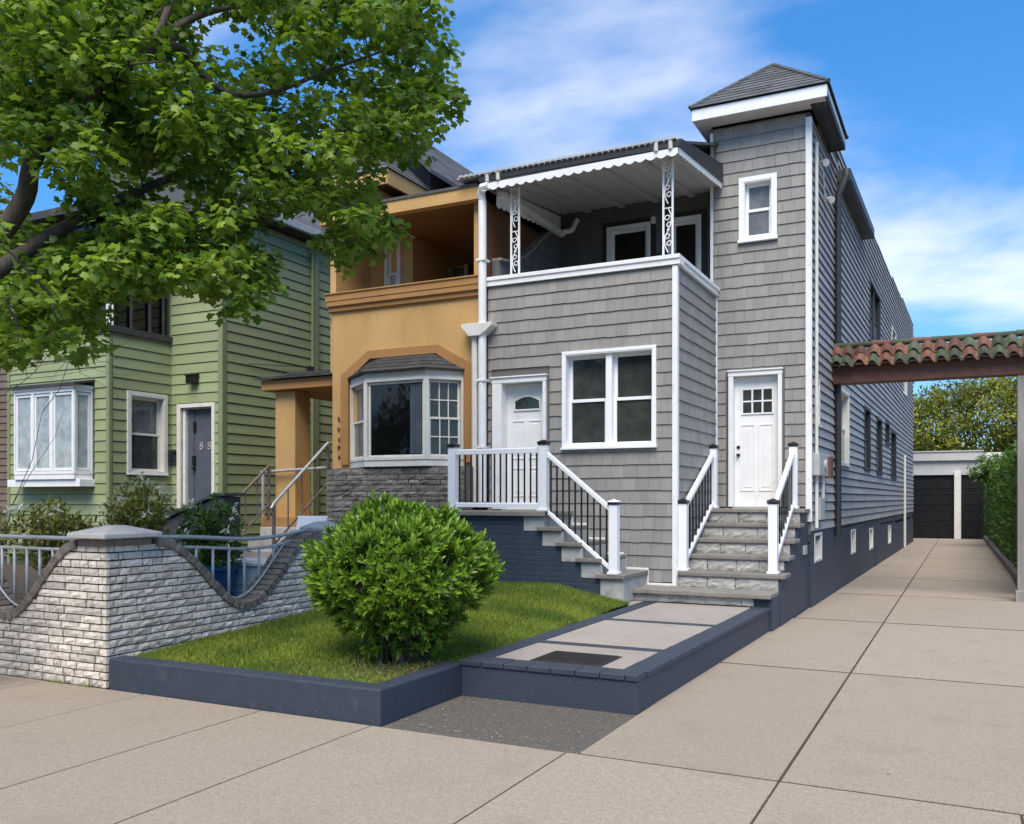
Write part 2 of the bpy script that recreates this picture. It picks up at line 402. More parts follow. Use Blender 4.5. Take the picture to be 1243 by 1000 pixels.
def rock(mb, F, u0, u1, n0, n1, z0, z1, amp=.012, tone=None, nu=3, nz=2, edge=.010):
    # a block with a rough split front face, edges drawn back
    tn = random.random() if tone is None else tone
    g = []
    for j in range(nz + 1):
        for i in range(nu + 1):
            e = (i in (0, nu)) or (j in (0, nz))
            uu = u0 + (u1 - u0) * i / nu; zz = z0 + (z1 - z0) * j / nz
            if not e: uu += random.uniform(-.2, .2) * (u1 - u0) / nu; zz += random.uniform(-.2, .2) * (z1 - z0) / nz
            g.append(F.P(uu, n1 - edge * random.uniform(.5, 1.2) if e else n1 + random.uniform(-amp, amp), zz))
    W = nu + 1
    fs = [(j * W + i, j * W + i + 1, (j + 1) * W + i + 1, (j + 1) * W + i) for j in range(nz) for i in range(nu)]
    base = len(g)
    per = [i for i in range(nu + 1)] + [j * W + nu for j in range(1, nz + 1)] + [nz * W + i for i in range(nu - 1, -1, -1)] + [j * W for j in range(nz - 1, 0, -1)]
    back = []
    for k in per:
        j, i = divmod(k, W); back.append(F.P(u0 + (u1 - u0) * i / nu, n0, z0 + (z1 - z0) * j / nz))
    g += back; K = len(per)
    fs += [(per[k], per[(k + 1) % K], base + (k + 1) % K, base + k) for k in range(K)]
    mb.mesh(g, fs, tn)

# leaves: template polygon in (x along leaf, y across, z fold)
def scatter(name, mat, P, T, N, S, tmpl, faces, parent=None, tone=None, kind=None):
    P, T, N = (np.asarray(a, dtype=np.float64) for a in (P, T, N)); S = np.asarray(S)
    T = T / (np.linalg.norm(T, axis=1, keepdims=True) + 1e-9)
    B = np.cross(N, T); B /= (np.linalg.norm(B, axis=1, keepdims=True) + 1e-9)
    N = np.cross(T, B)
    tm = np.asarray(tmpl); k = len(tm); n = len(P)
    V = P[:, None, :] + S[:, None, None] * (T[:, None, :] * tm[None, :, 0:1] + B[:, None, :] * tm[None, :, 1:2] + N[:, None, :] * tm[None, :, 2:3])
    wo = Vector((0, 0, 0)); q = parent
    while q is not None: wo += q.location; q = q.parent
    V = (V - np.array(wo)).reshape(-1, 3)
    fl = np.array([len(f) for f in faces]); fi = np.concatenate([np.array(f) for f in faces])
    loops = (np.arange(n)[:, None] * k + fi[None, :]).ravel().astype(np.int32)
    tot = np.tile(fl, n).astype(np.int32); start = np.concatenate([[0], np.cumsum(tot)[:-1]]).astype(np.int32)
    me = bpy.data.meshes.new(name)
    me.vertices.add(len(V)); me.vertices.foreach_set('co', V.ravel().astype(np.float32))
    me.loops.add(len(loops)); me.loops.foreach_set('vertex_index', loops)
    me.polygons.add(len(tot)); me.polygons.foreach_set('loop_start', start)
    me.update(calc_edges=True); me.validate()
    tn = np.random.random(n) if tone is None else np.asarray(tone)
    at = me.attributes.new('tone', 'FLOAT', 'FACE'); at.data.foreach_set('value', np.repeat(tn, len(fl)).astype(np.float32))
    me.polygons.foreach_set('use_smooth', np.ones(len(tot), dtype=bool))
    me.materials.append(mat)
    o = bpy.data.objects.new(name, me); COL.objects.link(o)
    if parent: o.parent = parent
    if kind: o['kind'] = kind
    return o
np.random.seed(3)
OVAL = ([(0, 0, 0), (.3, .16, .03), (.7, .17, .02), (1, 0, -.06), (.7, -.17, .02), (.3, -.16, .03), (.3, 0, -.01), (.7, 0, -.02)],
        [(0, 6, 1), (1, 6, 7, 2), (2, 7, 3), (0, 5, 6), (5, 4, 7, 6), (4, 3, 7)])
LANCE = ([(0, 0, 0), (.28, .10, .03), (.66, .125, .02), (1, 0, -.07), (.66, -.125, .02), (.28, -.10, .03), (.3, 0, -.01), (.66, 0, -.02)], OVAL[1])
def _maple():
    pts = [(0, 0), (.05, .10), (-.02, .36), (.22, .28), (.36, .58), (.50, .40), (.62, .46), (.66, .20), (1.0, 0)]
    pts = pts + [(x, -y) for x, y in reversed(pts[1:-1])]
    return [(x, y, -.22 * abs(y) - .12 * x * x) for x, y in pts] + [(.4, 0, .02)], None
MAPLE_V, _ = _maple()
_c = len(MAPLE_V) - 1
MAPLE_F = [(i, i + 1, _c) if i + 1 < _c else (i, 0, _c) for i in range(_c)]
BLADE = ([(0, .07, 0), (0, -.07, 0), (.55, -.05, .10), (.55, .05, .10), (1, 0, .34)], [(0, 1, 2, 3), (3, 2, 4)])
CARD = ([(0, 0, 0), (.35, .22, .04), (1, 0, -.05), (.35, -.22, .04)], [(0, 1, 2), (0, 2, 3)])
def unit(n):
    a = np.random.normal(size=(n, 3)); return a / np.linalg.norm(a, axis=1, keepdims=True)
# ================================================================== SETTING
mb = MB(); mb.box(WF, -700, 700, -200, 1000, -.6, -.14); struct(mb.build('ground', 'ground'))
mb = MB(); mb.box(WF, -80, 80, -12, 1.2, -.5, -.10); struct(mb.build('street', 'street'))
mb = MB(); mb.box(WF, -80, 40, 1.2, 1.38, -.5, 0.0); struct(mb.build('kerb', 'cap', bevel=.02))
mb = MB(); mb.box(WF, -60, 30, 1.4, 5.39, -.3, -.0045); mb.box(WF, -2.28, 1.2, 5.39, 46, -.3, -.0045)
struct(mb.build('slab_bed', 'earth'))
# pavement slabs, one real gap between each
mb = MB(); xs = [-2.32 + 1.29 * k for k in range(-14, 8)]; xs = [-3.86 if abs(x + 3.61) < .05 else -.972 if abs(x + 1.03) < .02 else x for x in xs]
for a, b in zip(xs, xs[1:]): mb.box(WF, a + .007, b - .007, 1.385, 5.385, -.1, random.uniform(-.001, .001), random.random())
struct(mb.build('pavement', 'concrete', bevel=.003))
mb = MB(); ys = [5.395, 9.05, 12.9, 16.6, 20.2, 23.8, 27.4, 31, 34.6, 38.2, 42.0]
for a, b in zip(ys, ys[1:]):
    if a > 5.4: a += .018
    if a > 9.1: a += .014
    if b > 12: b -= .02
    xl = -2.235 if b < 12.95 else -2.11
    mb.box(WF, xl, -.982, a + .019, b - .019, -.1, random.uniform(-.001, .001), random.random())
    mb.box(WF, -.962, 3.4 if b < 17 else .86, a + .019, b - .019, -.1, random.uniform(-.001, .001), random.random())
struct(mb.build('driveway', 'concrete', bevel=.003))
mb = MB(); mb.box(WF, -3.78, -2.24, 5.395, 6.56, -.1, -.004); struct(mb.build('asphalt_patch', 'asphalt'))
# soil of the lawn, a gently rising sheet
def lawn_z(x, y):
    t = (y - 5.5) / 5.4; e = min(1, max(0, (-3.75 - x) / 1.1))
    return .235 + t * (.06 + .20 * e) + .02 * mnoise.noise(Vector((x * 1.3, y * 1.3, 0)))
mb = MB(); nx, ny = 24, 44; X0, X1, Y0, Y1 = -6.62, -3.835, 5.5, 10.98
g = [(X0 + (X1 - X0) * i / nx, Y0 + (Y1 - Y0) * j / ny) for j in range(ny + 1) for i in range(nx + 1)]
mb.mesh([(x, y, lawn_z(x, y)) for x, y in g], [(j * (nx + 1) + i, j * (nx + 1) + i + 1, (j + 1) * (nx + 1) + i + 1, (j + 1) * (nx + 1) + i) for j in range(ny) for i in range(nx)])
struct(mb.build('lawn_soil', 'turf', smooth=True))
mb = MB(); mb.box(WF, -30, -6.86, 5.66, 13.4, -.1, .3); struct(mb.build('yard_ground', 'earth'))
# grass
n = 125000
gx = np.random.uniform(-6.6, -3.82, n); gy = np.random.uniform(5.56, 10.93, n)
keep = ~((gx > -3.97) & (gy < 6.62))
bare = np.exp(-(((gx + 4.3) / .5) ** 2 + ((gy - 6.2) / .6) ** 2))
keep &= np.random.random(n) > bare * .93
gx, gy = gx[keep], gy[keep]; n = len(gx)
gz = np.array([lawn_z(a, b) - .006 for a, b in zip(gx, gy)])
N0 = np.stack([np.random.normal(0, .5, n), np.random.normal(0, .5, n), np.ones(n) * .08], 1)
T0 = np.stack([np.random.normal(0, .42, n), np.random.normal(0, .42, n), np.ones(n)], 1)
pt = np.array([mnoise.noise(Vector((a * 1.7, b * 1.7, 3))) for a, b in zip(gx, gy)])
tn = np.clip(.42 + pt * .7 + np.random.normal(0, .2, n), 0, 1)
scatter('grass', L_GRASS, np.stack([gx, gy, gz], 1), T0, N0, np.random.uniform(.026, .058, n), *BLADE, tone=tn, kind='stuff')

# ================================================================== LOW KERB, WALKWAY
k = thing('garden_kerb', 'low navy painted concrete kerb bounding the lawn along the pavement', 'kerb', (-5.2, 5.45, 0))
mb = MB(); mb.prism(WF, [(-6.64, 5.4), (-3.79, 5.4), (-3.79, 6.6), (-3.95, 6.6), (-3.95, 5.58), (-6.64, 5.58)], -.1, .265, 'z')
mb.build('kerb_wall', 'navy_s', k, bevel=.014)

w = thing('raised_walkway', 'raised front walkway with navy edging and three concrete panels leading to the grey house', 'walkway', (-3, 9, 0))
mb = MB()
mb.prism(WF, [(-2.24, 6.57), (-2.17, 11.6), (-2.36, 11.6), (-2.43, 6.79), (-3.62, 6.79), (-3.62, 11.35), (-3.79, 11.35), (-3.79, 6.57)], -.1, .25, 'z')
mb.build('retaining_wall', 'navy_s', w, bevel=.008)
mb = MB(); x = -3.8
while x < -2.28:
    ww = min(.21, -2.225 - x); mb.box(WF, x, x + ww - .006, 6.555, 6.79, .2505, .297 + random.uniform(-.002, .002)); x += .21
y = 6.796
while y < 11.4:
    yy = min(y + .42, 11.42); xr = -2.232 + (y - 6.57) * .0139
    mb.box(WF, xr - .2, xr + .012, y, yy - .005, .2505, .297 + random.uniform(-.002, .002)); mb.box(WF, -3.8, -3.62, y, yy - .005, .2505, .295); y += .42
for yb in (7.72, 9.5): mb.box(WF, -3.615, -2.37, yb, yb + .11, .15, .296)
mb.build('edging', 'navy_s', w, bevel=.007)
for a, b in ((6.795, 7.715), (7.835, 9.495), (9.615, 11.4)):
    mb = MB(); mb.box(WF, -3.615, -2.40, a, b, .1, .288, random.random()); mb.build('concrete_panel', 'walk', w, bevel=.006)
mb = MB(); mb.box(WF, -4.25, -3.80, 10.9, 11.5, .0, .296); mb.build('concrete_panel', 'walk', w, bevel=.006)
hh = thing('access_hatch', 'black iron access hatch set into the first walkway panel', 'hatch', (-2.95, 6.98, .288))
mb = MB(); mb.box(WF, -3.27, -2.63, 6.82, 7.33, .27, .294); mb.box(WF, -3.25, -2.65, 6.84, 7.31, .294, .299); mb.build('hatch_frame', 'hatchmetal', hh, bevel=.003)
mb = MB()
for i in range(22):
    for j in range(18):
        cx, cy = -3.23 + i * .0262, 6.865 + j * .025; mb.box(WF, cx, cx + .015, cy, cy + .012, .2995, .3035)
mb.build('tread_studs', 'hatchmetal', hh)

# ================================================================== GENERIC HOUSE PARTS
def window(parent, F, u0, u1, z0, z1, trim=.09, rec=.07, style='hung', glass='glass', tmat='vinyl', smat=None, grid=None, label=None, proud=.045, sw=.045, sill=.03, gtop=None):
    smat = smat or tmat
    mb = MB()
    for a, b, c, d in ((u0 - trim, u1 + trim, z1, z1 + trim), (u0 - trim, u0, z0, z1), (u1, u1 + trim, z0, z1), (u0 - trim - .01, u1 + trim + .01, z0 - trim * .8, z0)):
        mb.box(F, a, b, -.01, proud, c, d)
    mb.box(F, u0 - trim - .012, u1 + trim + .012, proud - .004, proud + sill, z0 - trim * .8, z0 - trim * .8 + .03)
    for a, b, c, d in ((u0, u0 + .015, z0, z1), (u1 - .015, u1, z0, z1), (u0 + .015, u1 - .015, z1 - .015, z1), (u0 + .015, u1 - .015, z0, z0 + .02)):
        mb.box(F, a, b, -rec - .05, proud - .006, c, d)
    wd = mb.build('window', tmat, parent, bevel=.004, label=label)
    bays = [(u0 + .015, u1 - .015)]
    if style == 'double':
        um = (u0 + u1) / 2; bays = [(u0 + .015, um - .045), (um + .045, u1 - .015)]
        mb = MB(); mb.box(F, um - .045, um + .045, -rec - .04, -.002, z0 + .02, z1 - .015); mb.build('mullion', smat, wd, bevel=.004)
    za, zb = z0 + .02, z1 - .015; zm = (za + zb) / 2
    for a, b in bays:
        parts = [(a, b, za, zb, 0)] if style == 'fixed' else [(a, b, zm - .025, zb, -.035), (a, b, za, zm + .025, 0)]
        for (p, q, r, s_, off) in parts:
            mb = MB(); n0, n1 = -rec + off - .015, -rec + off + .02
            mb.box(F, p, q, n0, n1, r, r + sw); mb.box(F, p, q, n0, n1, s_ - sw, s_)
            mb.box(F, p, p + sw, n0, n1, r + sw, s_ - sw); mb.box(F, q - sw, q, n0, n1, r + sw, s_ - sw)
            if grid:
                for i in range(1, grid[0]):
                    uu = p + sw + (q - p - 2 * sw) * i / grid[0]; mb.box(F, uu - .009, uu + .009, n0 + .01, n1 - .004, r + sw, s_ - sw)
                for j in range(1, grid[1]):
                    zz = r + sw + (s_ - r - 2 * sw) * j / grid[1]; mb.box(F, p + sw, q - sw, n0 + .011, n1 - .005, zz - .009, zz + .009)
            mb.build('sash', smat, wd, bevel=.003)
            mb = MB(); mb.box(F, p + sw - .01, q - sw + .01, n0 + .008, n0 + .014, r + sw - .01, s_ - sw + .01)
            mb.build('pane', (gtop if gtop and s_ == zb and style != 'fixed' else glass), wd)
    return wd

def door(parent, F, u0, u1, z0, z1, kind, trimL=.11, trimR=.08, trimT=.09, rec=.09, name='door', label=None):
    """panelled white door slab with its casing; kind fan / six"""
    W, H = u1 - u0, z1 - z0; n0 = -rec; P = F
    mb = MB(); mb.box(F, u0, u1, n0 - .045, n0, z0, z1)
    def ring(a, b, c, d, w=.022, pr=.010):
        mb.box(F, a, b, n0 - .001, n0 + pr, c, c + w); mb.box(F, a, b, n0 - .001, n0 + pr, d - w, d)
        mb.box(F, a, a + w, n0 - .001, n0 + pr, c + w, d - w); mb.box(F, b - w, b, n0 - .001, n0 + pr, c + w, d - w)
    cols = [(.13, .46), (.54, .87)]
    if kind == 'fan':
        for a, b in cols:
            ring(u0 + W * a, u0 + W * b, z0 + H * .40, z0 + H * .71); ring(u0 + W * a, u0 + W * b, z0 + H * .10, z0 + H * .33)
            mb.box(F, u0 + W * (a + .07), u0 + W * (b - .07), n0 - .001, n0 + .006, z0 + H * .43, z0 + H * .68)
            mb.box(F, u0 + W * (a + .07), u0 + W * (b - .07), n0 - .001, n0 + .006, z0 + H * .13, z0 + H * .30)
    else:
        for a, b in cols:
            ring(u0 + W * a, u0 + W * b, z0 + H * .12, z0 + H * .635); mb.box(F, u0 + W * (a + .07), u0 + W * (b - .07), n0 - .001, n0 + .006, z0 + H * .15, z0 + H * .605)
    d = mb.build(name, 'white', parent, bevel=.004, label=label)
    mb = MB()
    mb.box(F, u0 - trimL, u0, -rec - .04, .05, z0, z1 + .004); mb.box(F, u1, u1 + trimR, -rec - .04, .05, z0, z1 + .004)
    mb.box(F, u0 - trimL - .008, u1 + trimR + .008, -rec - .04, .054, z1 + .004, z1 + trimT)
    mb.box(F, u0 - trimL - .02, u1 + trimR + .02, -.01, .075, z1 + trimT, z1 + trimT + .022)
    mb.build('door_frame', 'white', d, bevel=.005)
    if kind == 'fan':
        a, b, c, e = u0 + W * .2, u0 + W * .82, z0 + H * .79, z0 + H * .90
        arc = [(a + (b - a) * i / 12, e - .055 * (2 * i / 12 - 1) ** 2 * 1.3) for i in range(13)]
        pr = [(a, c), (b, c)] + arc[::-1]
        mb = MB(); mb.prism(F, pr, n0 + .002, n0 + .008, 'n'); mb.build('pane', 'glass', d)
        mb = MB(); loop = [F.P(x, n0 + .008, z) for x, z in pr] + [F.P(*((pr[0][0], n0 + .008, pr[0][1])))]
        mb.tube(loop, .014, 6); mb.build('window_trim', 'white', d)
    else:
        a, b, c, e = u0 + W * .17, u0 + W * .86, z0 + H * .715, z0 + H * .905
        mb = MB(); mb.box(F, a, b, n0 + .001, n0 + .006, c, e); mb.build('pane', 'glass', d)
        mb = MB()
        for i in range(4): uu = a + (b - a) * i / 3; mb.box(F, uu - .013, uu + .013, n0 + .002, n0 + .018, c - .013, e + .013)
        for zz in (c, (c + e) / 2, e): mb.box(F, a - .013, b + .013, n0 + .0025, n0 + .0165, zz - .012, zz + .012)
        mb.build('window_trim', 'white', d, bevel=.003)
        for zz, nm in ((z0 + H * .46, 'lock'), (z0 + H * .40, 'handle')):
            mb = MB(); q = F.P(u0 + .055, n0, zz); n = F.n
            mb.tube([q, q + n * .012], .027, 14); mb.tube([q + n * .012, q + n * .03], .012, 10)
            if nm == 'handle': mb.tube([q + n * .03, q + n * .04, q + n * .055, q + n * .062], [.018, .027, .024, .010], 14)
            mb.build(nm, 'brass', d, smooth=False)
    mb = MB(); mb.box(F, u0 - .02, u1 + .02, -rec - .02, .03, z0 - .03, z0 - .003); mb.build('threshold', 'greymetal', d)
    return d

def iron_column(parent, x, y, z0, z1, w=.13):
    mb = MB()
    for s_ in (-.5, .5): mb.box(WF, x + s_ * w - .013, x + s_ * w + .013, y - .013, y + .013, z0, z1)
    for zz in (z0 + .02, z0 + (z1 - z0) * .5, z1 - .03): mb.box(WF, x - w / 2, x + w / 2, y - .008, y + .008, zz - .007, zz + .007)
    c = mb.build('iron_column', 'white', parent, bevel=.003)
    mb = MB(); h = (z1 - z0) / 2 - .06
    for kk in range(2):
        b = z0 + .06 + kk * (h + .06)
        pts = []
        for i in range(33):      # an S with curled ends
            t = i / 32; a = (t - .5) * 2
            cx = math.sin(a * math.pi) * w * .36; zz = b + h * t
            pts.append((x + cx, y, zz))
        mb.tube(pts, .0085, 6)
        for sgn, zc in ((1, b + h * .2), (-1, b + h * .78), (-1, b + h * .36), (1, b + h * .62)):
            mb.tube([(x + sgn * w * .1 + math.cos(q) * w * (.30 - .02 * q), y, zc + math.sin(q) * w * (.30 - .02 * q)) for q in [j * .45 for j in range(15)]], .008, 6)
        mb.lathe((x, y, b + h * .5), [(.004, -.03), (.02, 0), (.004, .03)], 8)
    mb.build('scrollwork', 'white', c)
    return c

# ================================================================== GREY HOUSE
GH = thing('grey_house', 'grey shingled row house with white trim, a small hip roofed tower and an upstairs balcony', 'house', (-4.2, 20, 0))
YB, YT, XB, XT0, XT1 = 11.95, 14.15, -3.52, -3.6, -2.095
FB, FT, FS = front(YB), front(YT), rside(XB)
# bay front
hd = (-6.2, -5.44, 1.4, 3.47); hw = (-5.15, -3.835, 2.385, 3.715)
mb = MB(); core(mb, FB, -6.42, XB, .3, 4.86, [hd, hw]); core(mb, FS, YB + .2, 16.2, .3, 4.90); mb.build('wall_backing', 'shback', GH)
mb = MB(); shingles(mb, FB, -6.42, XB - .035, .50, 4.86, [(-6.36, -5.4, 0, 3.58), (-5.19, -3.79, 2.35, 3.76)])
shingles(mb, FS, YB + .04, YT - .05, .66, 4.86, w=(.13, .24))
mb.build('shingle_wall', 'shingle', GH, fix=False)
# corner boards and base trim
mb = MB(); mb.box(FB, XB - .045, XB + .03, -.05, .032, .46, 4.82); mb.build('corner_board', 'white', GH, bevel=.004)
mb = MB(); mb.box(FB, -3.98, XB - .05, -.01, .03, .46, .49); 
for (xa, xb, zb, zt) in ((-4.225, -3.93, .665, .87), (-4.505, -4.26, .87, 1.07), (-4.785, -4.54, 1.07, 1.27), (-5.03, -4.82, 1.27, 1.475)):
    mb.box(FB, xa, xb, -.01, .031, zb, zb + .028); mb.box(FB, xa - .03, xa - .001, -.01, .031, zb, zt)
mb.box(FB, -3.929, -3.90, -.01, .031, .46, .693); mb.build('base_trim', 'white', GH, bevel=.003)
mb = MB(); mb.box(FS, YT - .05, YT - .001, -.01, .03, 1.52, 4.9); mb.build('corner_board', 'white', GH, bevel=.004)
# parapet cap
mb = MB(); mb.prism(front(0), [(-YB - .16, 4.83), (-YB + .05, 4.83), (-YB + .05, 4.905), (-YB + .07, 4.91), (-YB + .07, 4.965), (-YB - .16, 4.965)], -6.43, XB + .07, 'u')
mb.box(FS, YB + .165, YT + .05, -.16, .05, 4.83, 4.905); mb.box(FS, YB + .165, YT + .05, -.16, .07, 4.9055, 4.963)
mb.build('parapet_cap', 'white', GH, bevel=.005)
window(GH, FB, *hw, style='double', rec=.10, trim=.045, label='double sash window with two sashes side by side')
door(GH, FB, -6.17, -5.5, 1.49, 3.36, 'fan', trimL=.16, trimR=.05, trimT=.08, rec=.13, label='white door with arched fan light')
# balcony: floor, back wall, side walls
mb = MB(); mb.box(WF, -6.4, XB - .2, YB + .2, 15.0, 4.0, 4.12); mb.build('balcony_floor', 'greymetal', GH)
FK = front(14.55); b1, b2 = (-5.44, -4.76, 4.2, 6.24), (-4.36, -3.9, 4.2, 6.24)
mb = MB(); core(mb, FK, -6.4, -3.45, 4.1, 7.0, [b1, b2]); shingles(mb, FK, -6.4, -3.45, 4.14, 6.9, [(b1[0] - .1, b1[1] + .1, 4, 6.34), (b2[0] - .1, b2[1] + .1, 4, 6.34)])
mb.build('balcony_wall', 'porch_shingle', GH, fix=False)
for b in (b1, b2):
    mb = MB()
    for a, c, d, e in ((b[0] - .13, b[0] - .052, 4.13, 6.37), (b[1] + .052, b[1] + .13, 4.13, 6.37), (b[0] - .052, b[1] + .052, 6.295, 6.37)): mb.box(FK, a, c, -.01, .04, d, e)
    mb.build('dark_casing', 'black_dull', GH)
    window(GH, FK, *b, style='fixed', rec=.05, trim=.05, glass='glass_blk', sw=.05, proud=.05, sill=.0)
mb = MB(); q = Vector((-4.66, 14.5, 6.3)); mb.lathe(q + Vector((0, 0, -.05)), [(.03, 0), (.05, .03), (.05, .09), (.03, .12)], 12); mb.box(WF, q.x - .03, q.x + .03, 14.5, 14.56, 6.24, 6.36); mb.build('wall_lamp', 'white_old', GH)
# swooping wing wall on the party line
prof = [(YB + .2, 4.1), (14.5, 4.1), (14.5, 6.35), (14.2, 6.28), (13.9, 6.14), (13.6, 5.93), (13.3, 5.7), (13.0, 5.52), (12.7, 5.4), (12.35, 5.3), (YB + .2, 5.28)]
mb = MB(); mb.prism(rside(-6.4), [(a, b) for a, b in prof], -.06, .06, 'n')
FW = rside(-6.34); z = 4.14
while z < 6.3:
    pts = [y for y in np.arange(YB + .22, 14.5, .02) if np.interp(y, [12.15, 12.35, 12.7, 13, 13.3, 13.6, 13.9, 14.2, 14.5], [5.28, 5.3, 5.4, 5.52, 5.7, 5.93, 6.14, 6.28, 6.35]) > z + .1]
    if pts:
        y = pts[0]
        while y < 14.48: yy = min(y + random.uniform(.13, .22), 14.49); plank(mb, FW, y, yy - .004, z, min(z + .18, np.interp((y + yy) / 2, [12.15, 12.35, 12.7, 13, 13.3, 13.6, 13.9, 14.2, 14.5], [5.28, 5.3, 5.4, 5.52, 5.7, 5.93, 6.14, 6.28, 6.35])), z, .18, .02, random.random()); y = yy
    z += .18
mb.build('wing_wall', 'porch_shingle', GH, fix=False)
mb = MB(); cap = [(a, b) for a, b in prof[2:]]
mb.prism(rside(-6.4), [(a, b + .035) for a, b in cap] + [(a, b - .005) for a, b in reversed(cap)], -.1, .1, 'n'); mb.build('wing_coping', 'shingle', GH)
mb = MB(); FP = rside(-6.5); y = YB - .02
while y < 14.5: mb.box(FP, y, y + .135, .0, .03, 4.9, 6.32, random.random()); y += .14
mb.build('plank_wall', 'wood', GH)
# awning: ribbed aluminium ceiling, scalloped valances, gutters
AY0, AY1, AX0, AX1 = 11.72, 14.4, -6.42, -3.42
def az(y): return 6.29 + (y - AY0) * .115
mb = MB(); x = AX0
while x < AX1 - .02:
    xe = min(x + .2, AX1)
    for a, b, dz in ((x, x + .015, -.022), (x + .015, xe, 0)):
        if b > a: mb.mesh([(a, AY0, az(AY0) + dz), (b, AY0, az(AY0) + dz), (b, AY1, az(AY1) + dz), (a, AY1, az(AY1) + dz), (a, AY0, az(AY0) + .05), (b, AY0, az(AY0) + .05), (b, AY1, az(AY1) + .05), (a, AY1, az(AY1) + .05)], [(0, 1, 2, 3), (4, 5, 6, 7), (0, 1, 5, 4), (2, 3, 7, 6), (1, 2, 6, 5), (0, 3, 7, 4)])
    x += .2
AW = mb.build('awning', 'alu', GH, fix=True)
for xx in (-5.75, -5.15, -4.55, -3.95):      # purlins with punched holes look
    mb = MB()
    for i in range(44):
        y = AY0 + .1 + i * .058
        mb.mesh([(xx - .05, y, az(y) - .055), (xx + .05, y, az(y) - .055), (xx + .05, y + .04, az(y + .04) - .055), (xx - .05, y + .04, az(y + .04) - .055), (xx - .05, y, az(y)), (xx + .05, y, az(y)), (xx + .05, y + .04, az(y + .04)), (xx - .05, y + .04, az(y + .04))], [(0, 1, 2, 3), (0, 1, 5, 4), (1, 2, 6, 5), (2, 3, 7, 6), (3, 0, 4, 7)])
    mb.build('rib', 'alu', AW)
def valance(pts_top, drop, n, amp, name='valance', mat='white', th=.012):
    a, b = Vector(pts_top[0]), Vector(pts_top[1]); L = (b - a).length; d = (b - a) / L; nn = Vector((-d.y, d.x, 0)).normalized() * th
    mb = MB(); m = n * 8
    for i in range(m):
        qs = []
        for k2 in (i, i + 1):
            t = k2 / m; p = a + d * L * t; dd = drop - amp * (1 - abs(math.sin(math.pi * t * n)))
            qs.append((p, p - Vector((0, 0, dd))))
        (p0, q0), (p1, q1) = qs
        mb.mesh([p0, p1, q1, q0, p0 + nn, p1 + nn, q1 + nn, q0 + nn], [(0, 1, 2, 3), (4, 5, 6, 7), (2, 3, 7, 6), (0, 1, 5, 4)])
    return mb.build(name, mat, AW)
valance(((AX0, AY0 - .02, 6.30), (AX1, AY0 - .02, 6.33)), .11, 20, .035)
valance(((AX1 + .01, AY0, 6.33), (AX1 + .01, 14.1, 6.60)), .095, 16, .03)
valance(((-6.3, 12.0, 6.33), (-6.3, 14.4, 6.56)), .30, 14, .04)
mb = MB(); mb.box(WF, -6.3, -6.2, 12.0, 14.35, 6.18, 6.27); mb.tube([(-6.23, 14.3, 6.25), (-6.1, 14.42, 6.3), (-6.02, 14.48, 6.5)], .05, 8); mb.build('side_gutter', 'white', AW, bevel=.01)
# gutter and fascia above the valance, ribbed deck edge on top
mb = MB(); mb.box(WF, AX0 - .02, AX1 + .02, AY0 - .03, AY0 + .06, 6.335, 6.43); mb.prism(WF, [(AY0 + .05, 6.335), (14.1, 6.60), (14.1, 6.90), (AY0 + .05, 6.47)], AX1 - .04, AX1 + .025, 'u'); mb.build('fascia', 'black_dull', AW, bevel=.006)
mb = MB(); x = AX0 - .35
while x < AX1 - .02: mb.prism(front(AY0 + .3), [(x, 6.44), (x + .075, 6.44), (x + .06, 6.475), (x + .015, 6.475)], 0, .36, 'n', random.random()); x += .088
mb.box(WF, AX0 - .4, AX1, AY0 - .02, AY0 + .3, 6.432, 6.452); mb.build('deck_edge', 'alu', AW)
for xx in (-6.3, -6.12, -3.72, -3.52):
    mb = MB(); mb.lathe((xx, AY0 - .02, 6.32), [(.030, 0), (.036, .03), (.03, .035), (.036, .06), (.03, .065), (.036, .09), (.03, .095), (.036, .12), (.02, .13)], 10); mb.build('gutter_end', 'white_old', AW)
iron_column(GH, -5.98, YB + .03, 4.96, 6.28)
iron_column(GH, -3.64, YB + .03, 4.96, 6.3)
# roof behind the awning, rising to the main block
mb = MB()
def roof_plane(mb, x0, x1, y0, z0, y1, z1, ex=.14, th=.012):
    L = math.hypot(y1 - y0, z1 - z0); n = int(L / ex); dy, dz = (y1 - y0) / n, (z1 - z0) / n
    for i in range(n):
        x = x0 - random.uniform(0, .3)
        while x < x1:
            a, b = max(x, x0), min(x + .3, x1)
            ya, za = y0 + dy * i, z0 + dz * i
            if b - a > .01:
                mb.mesh([(a + .002, ya, za + th), (b - .002, ya, za + th), (b - .002, ya + dy, za + dz + .002), (a + .002, ya + dy, za + dz + .002), (a + .002, ya, za), (b - .002, ya, za)], [(0, 1, 2, 3), (4, 5, 1, 0)], random.random())
            x += .3
    mb.mesh([(x0, y0, z0 - .002), (x1, y0, z0 - .002), (x1, y1, z1 - .002), (x0, y1, z1 - .002), (x0, y0, z0 - .03), (x1, y0, z0 - .03), (x1, y1, z1 - .03), (x0, y1, z1 - .03)], [(0, 1, 2, 3), (4, 5, 6, 7), (0, 1, 5, 4), (1, 2, 6, 5), (2, 3, 7, 6), (3, 0, 4, 7)], .2)
roof_plane(mb, -6.5, -3.48, 12.02, 6.53, 16.2, 7.95)
mb.box(WF, -6.45, -2.3, 16.2, 37.7, 7.7, 7.93, .3)
mb.build('roof', 'roof', GH, fix=False)

